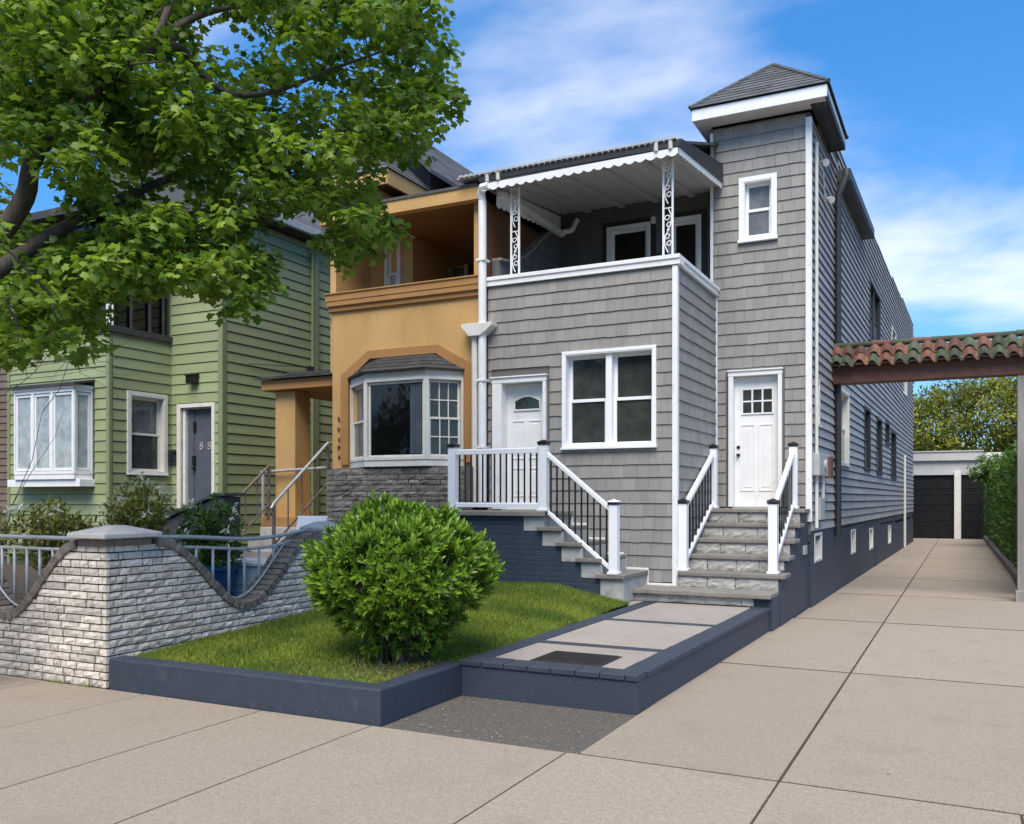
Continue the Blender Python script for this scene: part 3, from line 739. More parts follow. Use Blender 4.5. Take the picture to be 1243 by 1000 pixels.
# tower
td = (-3.27, -2.53, 1.4, 3.57); tw = (-3.08, -2.65, 5.68, 6.56)
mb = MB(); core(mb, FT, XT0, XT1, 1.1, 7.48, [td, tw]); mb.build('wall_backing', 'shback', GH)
mb = MB(); shingles(mb, FT, XT0 + .045, XT1 - .06, 1.52, 7.47, [(-3.36, -2.46, 0, 3.66), (-3.16, -2.57, 5.6, 6.64)], w=(.13, .2))
core(mb, rside(XT0 + .2), 14.35, 15.9, 4.0, 7.45)
mb.box(WF, XT0, XT1, 15.9, 16.05, 6.5, 7.45)
mb.build('tower_wall', 'shingle', GH, fix=False)
mb = MB(); mb.box(FT, XT0 - .005, XT0 + .04, -.03, .03, 4.9, 7.42); mb.build('corner_board', 'white', GH, bevel=.004)
mb = MB(); mb.box(FT, XT1 - .06, XT1 + .03, -.03, .034, 1.3, 7.40); mb.build('corner_board', 'white', GH, bevel=.004)
door(GH, FT, -3.24, -2.56, 1.52, 3.55, 'six', trimL=.075, trimR=.06, trimT=.075, rec=.08, label='white door with six small square panes')
window(GH, FT, *tw, rec=.06, trim=.075, glass='glass_grey', gtop='glass_grey', label='small sash window high on the tower')
# tower hip roof
ex0, ex1, ey0, ey1, ez0, ez1, ap = -3.80, -1.80, 13.76, 16.05, 7.51, 7.70, Vector((-2.78, 14.9, 8.65))
mb = MB()
cs = [Vector((ex0 - .03, ey0 - .03, ez1)), Vector((ex1 + .03, ey0 - .03, ez1)), Vector((ex1 + .03, ey1 + .03, ez1)), Vector((ex0 - .03, ey1 + .03, ez1))]
for i in range(4):
    A, B = cs[i], cs[(i + 1) % 4]; nrm = (B - A).cross(ap - A).normalized()
    if nrm.z < 0: nrm = -nrm
    rows = 11
    for r in range(rows):
        t0, t1 = r / rows, (r + 1) / rows
        a0, b0, a1, b1_ = A.lerp(ap, t0), B.lerp(ap, t0), A.lerp(ap, t1), B.lerp(ap, t1)
        Lr = (b0 - a0).length; nseg = max(1, int(Lr / .27)); cuts = sorted([0, 1] + [(j + random.uniform(.2, .8)) / nseg for j in range(nseg)])
        for c0, c1 in zip(cuts, cuts[1:]):
            p0, p1, q1, q0 = a0.lerp(b0, c0), a0.lerp(b0, c1), a1.lerp(b1_, c1), a1.lerp(b1_, c0)
            o1, o2 = nrm * .014, nrm * .002
            mb.mesh([p0 + o1, p1 + o1, q1 + o2, q0 + o2, p0, p1], [(0, 1, 2, 3), (4, 5, 1, 0)], random.random())
for i in range(4):
    A = cs[i]
    for r in range(12):
        t0, t1 = r / 12, (r + 1.15) / 12; p, q = A.lerp(ap, t0) + Vector((0, 0, .02)), A.lerp(ap, min(t1, 1)) + Vector((0, 0, .012)); mb.tube([p, q], .03, 6, random.random())
TR = mb.build('tower_roof', 'roof', GH, fix=False)
mb = MB()
mb.box(WF, ex0, ex1, ey0, ey0 + .03, ez0, ez1 - .012); mb.box(WF, ex0, ex0 + .03, ey0 + .032, ey1, ez0, ez1 - .012)
mb.box(WF, ex1 - .03, ex1, ey0 + .032, ey1, ez1 - .10, ez1 - .012)
mb.build('fascia', 'white', TR, bevel=.004)
mb = MB(); mb.box(WF, ex1 - .03, ex1 - .003, ey0 + .032, ey1, ez0, ez1 - .101); mb.box(WF, ex0 + .032, ex1 - .032, ey1 - .03, ey1, ez0, ez1 - .012)
x = XT1 + .03
while x < ex1 - .04: mb.box(WF, x, min(x + .1, ex1 - .032) - .004, ey0 + .2, ey1 - .032, ez0 + .006, ez0 + .02); x += .1
mb.build('side_soffit', 'black_dull', TR)
mb = MB(); y = ey0 + .032
while y < YT: mb.box(WF, ex0 + .032, ex1 - .032, y, min(y + .1, YT) - .004, ez0 + .01, ez0 + .025); y += .1
mb.box(WF, ex0 + .032, XT0, YT, ey1 - .032, ez0 + .01, ez0 + .025)
mb.build('soffit', 'soffit', TR)

# long side wall in clapboard
FL = Frame((-2.1 - .0122 * 14.2, 0, 0), (.0122, 1, 0), (1, -.0122, 0))
top = lambda u: 7.42 if u < 16.05 else 7.97 + max(0, u - 23) * .028
sw_ = [('w0', (14.5, 14.86, 2.82, 3.46)), ('w1', (17.36, 18.5, 2.3, 3.62)), ('w2', (21.25, 22.35, 2.33, 3.66)), ('w3', (23.9, 25.15, 2.3, 3.64)), ('w4', (26.25, 27.35, 3.18, 3.7)), ('w5', (28.0, 29.6, 2.28, 3.58)),
       ('u1', (22.35, 24.7, 5.35, 6.72)), ('u2', (28.3, 29.6, 5.6, 6.62)), ('u3', (33.0, 34.2, 5.2, 6.3))]
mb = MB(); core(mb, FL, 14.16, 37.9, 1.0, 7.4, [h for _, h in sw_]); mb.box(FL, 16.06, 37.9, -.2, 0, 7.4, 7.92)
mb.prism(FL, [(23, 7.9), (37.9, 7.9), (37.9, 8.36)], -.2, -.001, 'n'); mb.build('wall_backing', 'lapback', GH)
mb = MB()
holes = [(h[0] - .06, h[1] + .06, h[2] - .06, h[3] + .06) for _, h in sw_]
clapboard(mb, FL, 14.2, 37.9, 1.14, 8.4, holes, ex=.148, t=.034, top=top, gap=.018, length=(2.4, 4.5), wob=.003)
mb.box(WF, -6.4, -1.85, 37.7, 37.9, 0, 7.9)
mb.build('clapboard_wall', 'lap', GH, fix=False)
for nm, h in sw_:
    window(GH, FL, *h, rec=.05, trim=.06, tmat='black_dull' if nm in ('w2', 'w3', 'w4', 'w5', 'u1') else 'white_old', smat='white_old' if nm in ('w0', 'w1') else 'black_dull', style='double' if nm == 'u1' else 'hung', glass='glass_blue' if nm in ('u1', 'w2', 'w3') else 'glass_grey', proud=.04, sill=.02)
# overhanging eave on the side wall
mb = MB(); mb.box(FL, 16.9, 20.9, .0, .24, 7.27, 7.30); mb.box(FL, 16.9, 20.9, .215, .26, 7.302, 7.47); mb.box(FL, 16.88, 16.9, .0, .26, 7.27, 7.47); mb.box(FL, 20.9, 20.92, .0, .26, 7.27, 7.47); mb.box(FL, 16.9, 20.9, 0, .255, 7.471, 7.49)
mb.build('eave_box', 'black_dull', GH, bevel=.006)
mb = MB(); mb.tube([FL.P(16.75, .20, 7.42), FL.P(16.72, .2, 7.3), FL.P(16.66, .07, 6.95), FL.P(16.66, .07, 1.0)], .062, 8); mb.build('downpipe', 'black_dull', GH, label='black downpipe on the clapboard side wall')
mb = MB(); mb.tube([FL.P(32.8, .06, 3.1), FL.P(32.8, .06, .02)], .04, 8); mb.build('downpipe', 'white_old', GH, label='short pale downpipe near the back of the side wall')
# electricity meter, conduits, flood lamp, vent
mb = MB(); mb.tube([FL.P(14.42, .06, 7.1), FL.P(14.42, .06, 1.2)], .026, 8); mb.tube([FL.P(15.1, .05, 2.1), FL.P(15.1, .05, 1.35)], .03, 8); mb.build('conduit', 'white_old', GH)
mb = MB(); mb.box(FL, 14.25, 15.3, .01, .13, 2.0, 2.34); EM = mb.build('electricity_meter', 'greymetal', GH, bevel=.01)
mb = MB(); mb.tube([FL.P(14.8, .13, 2.17), FL.P(14.8, .16, 2.17)], .09, 16); mb.build('dial', 'greymetal', EM)
mb = MB(); mb.box(FL, 15.12, 15.4, .01, .17, 1.98, 2.32); mb.build('meter_box', 'beam', EM)
mb = MB(); mb.box(FL, 14.55, 15.0, .01, .10, 1.32, 1.66); mb.build('junction_box', 'greymetal', GH, bevel=.008)
mb = MB()
for zz, yy in ((6.9, 14.8), (6.5, 15.4)):
    q = FL.P(yy, .02, zz); mb.tube([q, q + Vector((.08, 0, .02))], .02, 6); mb.tube([q + Vector((.06, -.02, .02)), q + Vector((.14, -.10, -.03))], [.03, .06], 10)
mb.tube([FL.P(14.5, .03, 7.2), FL.P(14.8, .04, 6.9), FL.P(15.1, .06, 6.85), FL.P(15.4, .04, 6.5)], .012, 6); mb.build('flood_lamp', 'white_old', GH)
# navy foundation along the side
FN = Frame((-2.1 - .0122 * 14.2 + .02, 0, 0), (.0122, 1, 0), (1, -.0122, 0))
bw = [(14.5, 15.15, .68, 1.08), (18.95, 19.6, .56, 1.0), (22.3, 23.0, .48, .93), (27.1, 27.9, .40, .86)]
mb = MB(); core(mb, FN, 14.2, 37.9, -.1, .70, bw, .25)
for a, b in ((14.2, 17.3), (17.3, 21), (21, 25), (25, 29.5), (29.5, 37.9)):
    zt = 1.15 - (a - 14.2) * .017
    core(mb, FN, a, b, .70, zt, bw, .25)
mb.build('foundation', 'navy', GH)
for h in bw: window(GH, FN, *h, style='fixed', rec=.09, trim=.03, tmat='white_old', glass='glass_blk', proud=.010, sill=.0, sw=.03)
mb = MB(); mb.box(FN, 23.35, 24.2, -.02, .01, .0, .95); mb.build('basement_door', 'navy_s', GH, bevel=.004)
mb = MB(); mb.box(Frame((-2.13, 0, 0), (0, 1, 0), (1, 0, 0)), 13.62, 13.86, .01, .04, .83, .96); mb.build('vent_plate', 'greymetal', GH, bevel=.004)
# white leader pipes at the seam with the ochre house
mb = MB(); mb.tube([(-6.28, 11.72, 6.27), (-6.40, 11.74, 6.27), (-6.46, 11.80, 6.2), (-6.46, 11.84, 6.1), (-6.46, 11.84, 1.6)], .062, 10)
for zz in (5.2, 3.4, 2.4): mb.box(front(11.95), -6.53, -6.39, .0, .18, zz, zz + .03)
mb.build('downpipe', 'white', GH, label='white leader pipe at the seam with the ochre house')
mb = MB(); mb.tube([(-6.6, 11.86, 4.1), (-6.6, 11.86, 1.6)], .05, 10); mb.build('downpipe', 'white_old', GH, label='thinner white pipe beside the leader pipe')
mb = MB(); mb.prism(front(11.95), [(-6.78, 4.27), (-6.26, 4.27), (-6.26, 4.22), (-6.36, 4.14), (-6.46, 4.08), (-6.66, 4.08), (-6.7, 4.14), (-6.78, 4.22)], .01, .2, 'n'); mb.build('leader_head', 'white_old', GH, bevel=.008)

# ------------------------------------------------------------------ stoops
def tread(mb, x0, x1, y0, y1, z, th=.055): mb.box(WF, x0, x1, y0, y1, z - th, z + random.uniform(-.002, .002), random.random())
S1 = thing('stone_stoop', 'stone steps under the six pane tower door, rising from a wide landing slab', 'steps', (-2.8, 12.5, .3))
mb = MB(); tread(mb, -3.98, -2.145, 11.33, 11.93, .462, .06); mb.build('landing_slab', 'tread', S1, bevel=.01)
TY = [11.90, 12.33, 12.76, 13.19, 13.60]; TZ = [.665, .873, 1.081, 1.29, 1.497]
for i, (y, z) in enumerate(zip(TY, TZ)):
    mb = MB(); tread(mb, XB + .04, -2.085 + (.02 if i == 0 else 0), y - .03, (TY[i + 1] if i < 4 else YT) - .005, z); mb.build('tread', 'tread', S1, bevel=.009)
mb = MB(); lo = [.30] + [.462] + TZ[:-1]; hi = [.402] + [t - .055 for t in TZ]; ry = [11.40] + TY
for i in range(6):
    x = -3.93 if i == 0 else XB + .02; xe = -2.36 if i == 0 else -2.15
    while x < xe - .02:
        ww = min(random.uniform(.3, .5), xe - x); ww = xe - x if xe - x - ww < .12 else ww
        rock(mb, front(0), x, x + ww - .006, -ry[i] - .14, -ry[i], lo[i], hi[i], .007, nu=8, nz=4, edge=.010); x += ww
mb.build('risers', 'riser', S1, fix=False)
mb = MB(); FX = rside(-2.125)
mb.box(WF, -3.86, -2.19, 11.5, 14.1, .05, .40)
for i in range(5): mb.box(FX, TY[i] + .01, (TY[i + 1] if i < 4 else YT) + .006, -1.3, .0, .0, TZ[i] - .057)
mb.box(FX, 11.42, TY[0] + .008, -.3, -.01, .0, .40)
mb.build('side_wall', 'navy', S1)

S2 = thing('stone_stoop', 'navy brick stoop and stone steps along the bay under the fan light door', 'steps', (-5.2, 11.4, .4))
mb = MB(); tread(mb, -6.62, -5.02, 10.92, YB - .005, 1.475, .065); mb.build('landing_slab', 'tread', S2, bevel=.01)
SX = [(-5.14, -4.78, 1.27), (-4.86, -4.5, 1.07), (-4.58, -4.22, .87), (-4.30, -3.9, .665)]
for i, (a, b, z) in enumerate(SX):
    mb = MB(); tread(mb, a, b, 10.93, YB - .035, z); mb.build('tread', 'tread', S2, bevel=.009)
mb = MB(); prev = 1.41
zs = [1.41] + [s[2] - .055 for s in SX]
for i, (a, b, z) in enumerate(SX):
    x = -5.06 + .28 * i
    mb.box(WF, x - .3, x, 10.985, YB - .04, z - .062, zs[i] - .001, random.random())
mb.box(WF, -4.25, -3.93, 10.985, YB - .04, .3, SX[3][2] - .056, .4)
mb.build('risers', 'riser', S2, bevel=.012)
mb = MB()
mb.prism(front(0), [(-6.6, .1), (-4.24, .1), (-4.24, .608), (-4.52, .608), (-4.52, .812), (-4.80, .812), (-4.80, 1.012), (-5.08, 1.012), (-5.08, 1.212), (-5.36, 1.212), (-5.36, 1.408), (-6.6, 1.408)], -(YB - .05), -10.995, 'n')
mb.build('side_wall', 'navy', S2)

# ------------------------------------------------------------------ railings
def newel(parent, x, y, z0, z1, w=.115):
    mb = MB(); h = w / 2
    mb.box(WF, x - h, x + h, y - h, y + h, z0, z1); mb.box(WF, x - h - .018, x + h + .018, y - h - .018, y + h + .018, z0, z0 + .035)
    p = mb.build('newel_post', 'vinyl', parent, bevel=.006)
    mb = MB(); mb.box(WF, x - h - .012, x + h + .012, y - h - .012, y + h + .012, z1 + .001, z1 + .03); mb.build('cap_band', 'black', p, bevel=.004)
    mb = MB(); a = h + .016
    vs = [(x - a, y - a, z1 + .031), (x + a, y - a, z1 + .031), (x + a, y + a, z1 + .031), (x - a, y + a, z1 + .031), (x - a, y - a, z1 + .042), (x + a, y - a, z1 + .042), (x + a, y + a, z1 + .042), (x - a, y + a, z1 + .042), (x, y, z1 + .075)]
    mb.mesh(vs, [(0, 1, 2, 3), (0, 1, 5, 4), (1, 2, 6, 5), (2, 3, 7, 6), (3, 0, 4, 7), (4, 5, 8), (5, 6, 8), (6, 7, 8), (7, 4, 8)]); return mb, p
def rail_run(parent, a, b, z_low, z_top, n, capmat='vinyl', hw=.032):
    # a, b: (x, y, z) of the run's foot; rails parallel to it
    a, b = Vector(a), Vector(b); d = b - a; hd = Vector((d.x, d.y, 0)).normalized(); s = Vector((-hd.y, hd.x, 0))
    for nm, z0, z1, w in (('top_rail', z_top - .075, z_top, hw), ('bottom_rail', z_low, z_low + .065, hw * .85)):
        mb = MB(); vs = []
        for q in (a, b):
            for sw2, zz in ((-1, z0), (1, z0), (1, z1 - .012), (.7, z1), (-.7, z1), (-1, z1 - .012)): vs.append(q + s * w * sw2 + Vector((0, 0, zz)))
        mb.mesh(vs, [(0, 1, 2, 3, 4, 5), (6, 7, 8, 9, 10, 11)] + [(i, (i + 1) % 6, 6 + (i + 1) % 6, 6 + i) for i in range(6)]); mb.build(nm, 'vinyl', parent, bevel=.004)
    for i in range(n):
        q = a + d * ((i + .5) / n); mb = MB(); mb.box(WF, q.x - .0095, q.x + .0095, q.y - .0095, q.y + .0095, q.z + z_low + .05, q.z + z_top - .06); mb.build('baluster', 'black', parent)
def caps(lst, mats):
    for (mb, p), m in zip(lst, mats): mb.build('post_cap', m, p, bevel=.003)
R1 = thing('porch_railing', 'white railing with black balusters running level then down the navy stoop', 'railing', (-5.0, 11.0, .66))
ps = [newel(R1, -6.47, 11.0, 1.478, 2.37), newel(R1, -5.06, 11.0, 1.478, 2.37), newel(R1, -4.06, 11.0, .668, 1.57)]
caps(ps, ['black', 'black', 'vinyl'])
rail_run(R1, (-6.41, 11.0, 1.478), (-5.12, 11.0, 1.478), .05, .86, 14)
rail_run(R1, (-5.0, 11.0, 1.44), (-4.12, 11.0, .72), .0, .84, 10)
for x, lab in ((-3.43, 'white sloped stair railing against the grey bay, left of the tower door steps'), (-2.235, 'white sloped stair railing on the driveway side of the tower door steps')):
    r = thing('stair_railing', lab, 'railing', (x, 12.9, .66), 'sloped railings of the tower door steps')
    xx = x; caps([newel(r, xx, 12.0, .668, 1.58), newel(r, xx - .04, 13.78, 1.5, 2.42)], ['black', 'black'])
    rail_run(r, (xx, 12.06, .72), (xx - .04, 13.72, 1.50), .04, .86, 9)
CLUMPS = '''-688,464,579,0 -666,482,582,0 -634,562,615,0 -571,526,582,0 -560,559,595,0 -600,633,641,0 -562,622,626,0 -561,701,672,0 -463,716,654,0 -620,407,516,0 -607,426,524,0 -657,481,570,0 -615,456,552,0 -656,525,595,0 -609,508,563,0 -644,548,598,0 -639,562,600,0 -634,600,630,0 -602,578,606,0 -609,631,634,0 -553,591,600,0 -533,587,597,0 -518,611,590,0 -541,650,615,0 -528,677,639,0 -499,685,631,0 -470,655,601,0 -458,687,615,0 -472,754,649,0 -670,435,535,0 -712,484,559,0 -682,473,553,0 -642,464,542,0 -694,517,579,0 -632,506,554,0 -607,495,552,0 -604,522,551,0 -624,563,577,0 -557,653,613,0 -544,666,606,0 -527,688,620,0 -495,677,599,0 -502,727,623,0 -476,730,617,0 -486,771,654,0 -681,459,527,0 -687,476,535,0 -603,439,498,0 -661,492,539,0 -650,506,539,0 -605,488,524,0 -605,509,539,0 -508,602,556,0 -535,660,593,0 -554,709,611,0 -508,765,626,0 -452,732,597,0 -651,437,488,0 -637,442,498,0 -694,511,538,0 -617,473,501,0 -624,500,516,0 -628,511,514,0 -586,497,506,0 -556,524,506,0 -625,610,567,0 -555,652,566,0 -465,700,576,0 -490,774,596,0 -707,475,505,0 -695,481,506,0 -686,492,510,0 -666,494,499,0 -663,520,517,0 -622,518,510,0 -603,517,500,0 -640,564,525,0 -631,579,536,0 -617,634,542,0 -594,656,553,0 -505,705,565,0 -456,691,534,0 -474,747,571,0 -445,744,552,0 -671,448,462,0 -663,463,477,0 -654,470,470,0 -633,472,475,0 -654,519,498,0 -641,529,501,0 -630,531,499,0 -610,539,486,0 -560,519,470,0 -558,549,493,0 -553,573,491,0 -585,614,508,0 -524,646,519,0 -502,683,521,0 -496,718,539,0 -474,713,528,0 -454,705,534,0 -457,747,535,0 -661,443,449,0 -625,429,441,0 -690,498,475,0 -624,465,453,0 -612,476,454,0 -667,547,495,0 -636,542,472,0 -647,581,496,0 -585,537,465,0 -560,549,464,0 -560,564,481,0 -610,639,512,0 -556,617,495,0 -564,653,502,0 -549,664,513,0 -511,671,501,0 -474,655,499,0 -462,667,495,0 -482,724,508,0 -443,696,507,0 -640,426,428,0 -641,492,449,0 -596,467,427,0 -632,515,457,0 -647,562,467,0 -615,543,465,0 -589,549,453,0 -623,610,477,0 -607,614,481,0 -556,586,468,0 -586,643,481,0 -516,599,465,0 -531,644,484,0 -490,633,471,0 -486,663,484,0 -471,665,476,0 -498,743,509,0 -613,457,417,0 -617,481,416,0 -636,513,428,0 -580,560,439,0 -587,594,459,0 -533,576,432,0 -573,640,468,0 -568,662,461,0 -567,684,479,0 -517,665,463,0 -507,694,461,0 -610,617,437,0 -557,597,422,0 -569,622,436,0 -535,617,431,0 -530,637,438,0 -514,661,436,0 -530,733,457,0 -598,495,383,0 -595,509,382,0 -596,542,397,0 -576,527,392,0 -622,610,413,0 -546,559,397,0 -583,626,418,0 -525,688,434,0 -476,652,416,0 -518,740,435,0 -623,406,352,0 -665,532,388,0 -601,496,361,0 -615,530,373,0 -582,512,374,0 -613,563,392,0 -613,588,388,0 -593,612,391,0 -574,622,388,0 -538,691,406,0 -516,685,407,0 -502,711,417,0 -680,492,356,0 -627,474,352,0 -590,470,343,0 -643,526,367,0 -585,492,351,0 -613,547,355,0 -565,525,346,0 -549,532,348,0 -538,554,359,0 -561,592,369,0 -700,466,331,0 -707,499,346,0 -614,449,318,0 -687,524,349,0 -624,500,341,0 -609,495,334,0 -587,506,339,0 -599,534,347,0 -620,597,364,0 -546,566,340,0 -589,621,350,0 -556,609,357,0 -662,445,317,0 -685,480,328,0 -663,479,318,0 -642,489,325,0 -624,482,317,0 -548,569,327,0 -698,470,305,0 -671,468,300,0 -691,496,309,0 -612,461,287,0 -661,513,313,0 -716,473,289,0 -645,444,282,0 -637,495,288,0 -740,641,685,0 -672,737,714,0 -526,812,714,0 -769,513,604,0 -806,560,650,0 -788,580,648,0 -708,549,612,0 -713,584,635,0 -667,574,612,0 -718,635,653,0 -649,601,614,0 -664,648,658,0 -619,648,632,0 -639,707,681,0 -585,670,644,0 -620,765,704,0 -598,767,690,0 -598,818,709,0 -579,832,723,0 -531,804,696,0 -801,546,613,0 -790,559,614,0 -766,569,615,0 -743,575,605,0 -715,587,615,0 -738,617,622,0 -693,628,631,0 -652,612,612,0 -645,712,653,0 -582,666,618,0 -619,762,666,0 -571,738,646,0 -571,790,672,0 -559,821,682,0 -560,846,699,0 -762,511,556,0 -786,554,594,0 -776,578,592,0 -767,595,596,0 -757,617,616,0 -659,571,570,0 -682,606,593,0 -637,589,573,0 -672,727,628,0 -596,726,620,0 -612,775,645,0 -578,798,640,0 -574,844,659,0 -537,840,659,0 -523,865,656,0 -728,492,519,0 -738,520,532,0 -731,531,539,0 -682,520,529,0 -681,546,537,0 -757,633,587,0 -730,661,598,0 -637,589,551,0 -693,674,590,0 -646,672,575,0 -633,706,591,0 -618,705,591,0 -582,721,594,0 -584,765,616,0 -578,782,610,0 -549,782,602,0 -552,844,626,0 -491,798,598,0 -765,516,527,0 -715,503,504,0 -698,510,504,0 -707,551,525,0 -767,613,561,0 -693,585,539,0 -673,613,546,0 -679,631,543,0 -654,636,537,0 -680,713,580,0 -622,670,556,0 -622,713,561,0 -631,766,590,0 -596,773,587,0 -561,772,580,0 -581,829,606,0 -541,826,599,0 -507,836,600,0 -713,486,482,0 -770,544,511,0 -710,514,486,0 -733,564,504,0 -727,598,512,0 -700,604,522,0 -657,584,498,0 -701,669,543,0 -650,654,517,0 -614,648,507,0 -628,696,532,0 -614,704,543,0 -565,771,550,0 -575,826,584,0 -529,821,570,0 -813,548,498,0 -787,599,510,0 -711,584,492,0 -680,569,483,0 -664,605,489,0 -730,675,529,0 -692,691,511,0 -618,651,498,0 -610,663,505,0 -577,673,494,0 -632,766,528,0 -613,800,539,0 -572,785,534,0 -536,770,530,0 -504,776,524,0 -788,511,448,0 -681,523,445,0 -712,630,483,0 -700,660,489,0 -672,689,488,0 -663,734,503,0 -583,678,469,0 -610,735,495,0 -579,735,485,0 -592,810,515,0 -682,527,422,0 -711,572,442,0 -687,595,446,0 -645,581,426,0 -639,642,446,0 -620,645,444,0 -641,741,474,0 -561,700,449,0 -573,740,461,0 -574,791,482,0 -761,516,409,0 -783,551,412,0 -737,543,400,0 -712,552,398,0 -674,552,394,0 -707,609,418,0 -656,593,404,0 -698,656,430,0 -689,694,435,0 -691,707,447,0 -599,779,444,0 -561,784,448,0 -517,755,433,0 -781,530,392,0 -750,529,376,0 -729,534,386,0 -698,530,383,0 -766,617,401,0 -687,582,392,0 -655,589,386,0 -646,608,393,0 -656,656,410,0 -679,715,418,0 -598,651,386,0 -596,787,422,0 -550,763,425,0 -782,524,366,0 -761,535,366,0 -702,513,352,0 -723,554,353,0 -698,567,359,0 -671,572,363,0 -664,584,369,0 -618,607,367,0 -594,619,368,0 -574,629,370,0 -760,518,329,0 -756,537,346,0 -734,549,339,0 -714,548,329,0 -722,480,308,0 -768,531,308,0 -720,528,313,0 -755,510,291,0 -1080,623,594,1 -657,675,747,1 -988,463,759,1 -509,578,643,1 -898,565,781,1 -882,193,606,1 -528,776,749,1 -1132,472,802,1 -885,74,572,1 -892,126,805,1 -1131,440,533,1 -953,347,607,1 -1022,127,767,1 -392,619,838,1 -1006,489,875,1 -986,200,611,1 -793,716,781,1 -897,190,773,1 -826,532,932,1 -858,152,867,1 -795,536,963,1 -498,668,835,1 -696,736,774,1 -840,141,884,1 -919,418,455,1 -1006,330,446,1 -1067,512,562,1 -509,598,852,1 -885,114,606,1 -915,367,927,1 -1018,365,479,1 -481,669,730,1 -319,582,730,1 -566,745,776,1 -883,566,970,1 -1019,407,685,1 -726,682,896,1 -758,637,903,1 -1021,315,765,1 -845,480,989,1 -969,584,784,1 -821,702,905,1 -835,34,628,1 -1046,607,637,1 -935,497,956,1 -1137,280,604,1 -1057,461,711,1 -1018,439,523,1 -1136,243,716,1 -914,170,625,1 -945,482,500,1 -679,681,939,1 -994,141,852,1 -1034,365,825,1 -886,474,491,1 -934,62,615,1 -790,593,851,1 -1072,288,857,1 -849,637,798,1 -668,671,724,1 -1063,535,558,1 -995,68,692,1 -849,612,818,1 -638,590,875,1 -1071,273,763,1 -438,522,781,1 -845,621,885,1 -1025,196,872,1 -927,433,884,1 -963,530,712,1 -927,579,934,1 -872,650,923,1 -727,561,968,1 -397,641,735,1 -861,570,846,1 -940,742,841,1 -890,383,933,1 -968,425,582,1 -1097,430,777,1 -1065,192,650,1 -837,572,967,1 -1144,499,794,1 -364,527,811,1 -387,626,663,1 -1085,216,787,1 -1000,342,638,1 -663,620,772,1 -981,78,620,1 -1174,480,712,1 -1026,517,670,1 -557,676,881,1 -937,344,865,1 -882,517,432,1 -553,525,912,1 -1003,398,925,1 -543,606,914,1 -911,129,732,1 -591,655,786,1 -912,160,775,1 -1130,487,567,1 -954,486,832,1 -1046,267,827,1 -842,287,936,1 -867,279,883,1 -1006,658,881,1 -654,642,813,1 -914,456,876,1 -997,297,761,1 -936,516,844,1 -980,91,820,1 -823,612,869,1 -1028,630,818,1 -851,127,793,1 -576,526,874,1 -936,514,880,1 -914,255,808,1 -975,425,938,1 -658,645,893,1 -967,402,882,1 -949,520,612,1 -1163,390,650,1 -555,710,875,1 -1048,576,802,1 -942,709,872,1 -896,230,495,1 -975,498,490,1 -957,169,505,1 -1072,566,804,1 -664,539,842,1 -517,648,846,1 -1063,234,717,1 -968,559,527,1 -993,505,872,1 -961,289,850,1 -865,635,788,1 -857,461,498,1 -1012,289,916,1 -907,213,775,1 -1088,249,717,1 -1022,633,845,1 -961,289,768,1 -967,213,576,1 -996,521,819,1 -1041,444,782,1 -535,582,854,1 -789,603,836,1 -371,570,679,1 -933,71,786,1 -863,490,472,1 -1024,227,527,1'''
# ================================================================== OCHRE HOUSE
OH = thing('ochre_house', 'ochre stucco row house with a bay window over ledge stone and an open upstairs loggia', 'house', (-8, 14, 0))
bay_h = (-8.62, -7.0, 2.2, 3.58)
mb = MB(); core(mb, FB, -9.34, -6.53, 2.1, 4.98, [bay_h]); mb.box(WF, -9.34, -9.14, 12.15, 14.1, .3, 4.98); mb.box(WF, -6.75, -6.54, 12.15, 15.2, 4.1, 6.2)
mb.box(WF, -9.46, -9.345, 12.05, 14.0, 3.75, 6.3); mb.box(WF, -9.34, -6.55, 12.15, 15.3, 4.0, 4.12)
FO = front(15.1); ow1, ow2 = (-7.75, -7.1, 4.4, 6.05), (-9.0, -8.6, 4.9, 6.2)
lb = MB(); core(lb, FO, -9.34, -6.55, 4.1, 6.6, [ow1, ow2])
lb.box(WF, -6.77, -6.752, 12.16, 15.1, 4.13, 6.13)
mb.box(WF, -6.67, -6.535, 11.96, 12.14, 4.985, 6.15)
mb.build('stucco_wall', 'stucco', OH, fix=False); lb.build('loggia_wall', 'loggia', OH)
window(OH, FO, *ow1, style='fixed', rec=.05, trim=.07, glass='glass_blk', tmat='white_old'); window(OH, FO, *ow2, rec=.05, trim=.06, glass='glass_grey', tmat='white_old')
mb = MB(); mb.box(WF, -9.34, -8.45, 13.0, 14.2, 4.12, 6.14); TW = mb.build('turret_wall', 'stucco', OH)
window(OH, front(13.0), -8.95, -8.72, 4.95, 6.1, style='hung', rec=-.02, trim=.05, glass='glass_pale', tmat='white_old', proud=.06)
mb = MB()
mb.prism(front(11.95), [(-.16, 4.88), (.10, 4.88), (.10, 4.985), (.12, 4.99), (.12, 5.015), (-.16, 5.015)], -9.42, -6.54, 'u')
mb.prism(front(11.95), [(-.005, 4.70), (.05, 4.72), (.055, 4.79), (.09, 4.80), (.09, 4.8795), (-.005, 4.8795)], -9.39, -6.54, 'u')
mb.build('parapet_moulding', 'stucco_trim', OH, bevel=.006)
mb = MB(); mb.box(WF, -9.48, -6.47, 11.80, 11.95, 6.14, 6.345); mb.build('loggia_fascia', 'stucco', OH)
mb = MB(); mb.box(WF, -9.46, -6.47, 11.951, 15.3, 6.15, 6.34); mb.build('loggia_ceiling', M('loggia_ceiling_paint', (.22, .115, .042), (.18, .095, .035), 3, .8), OH)
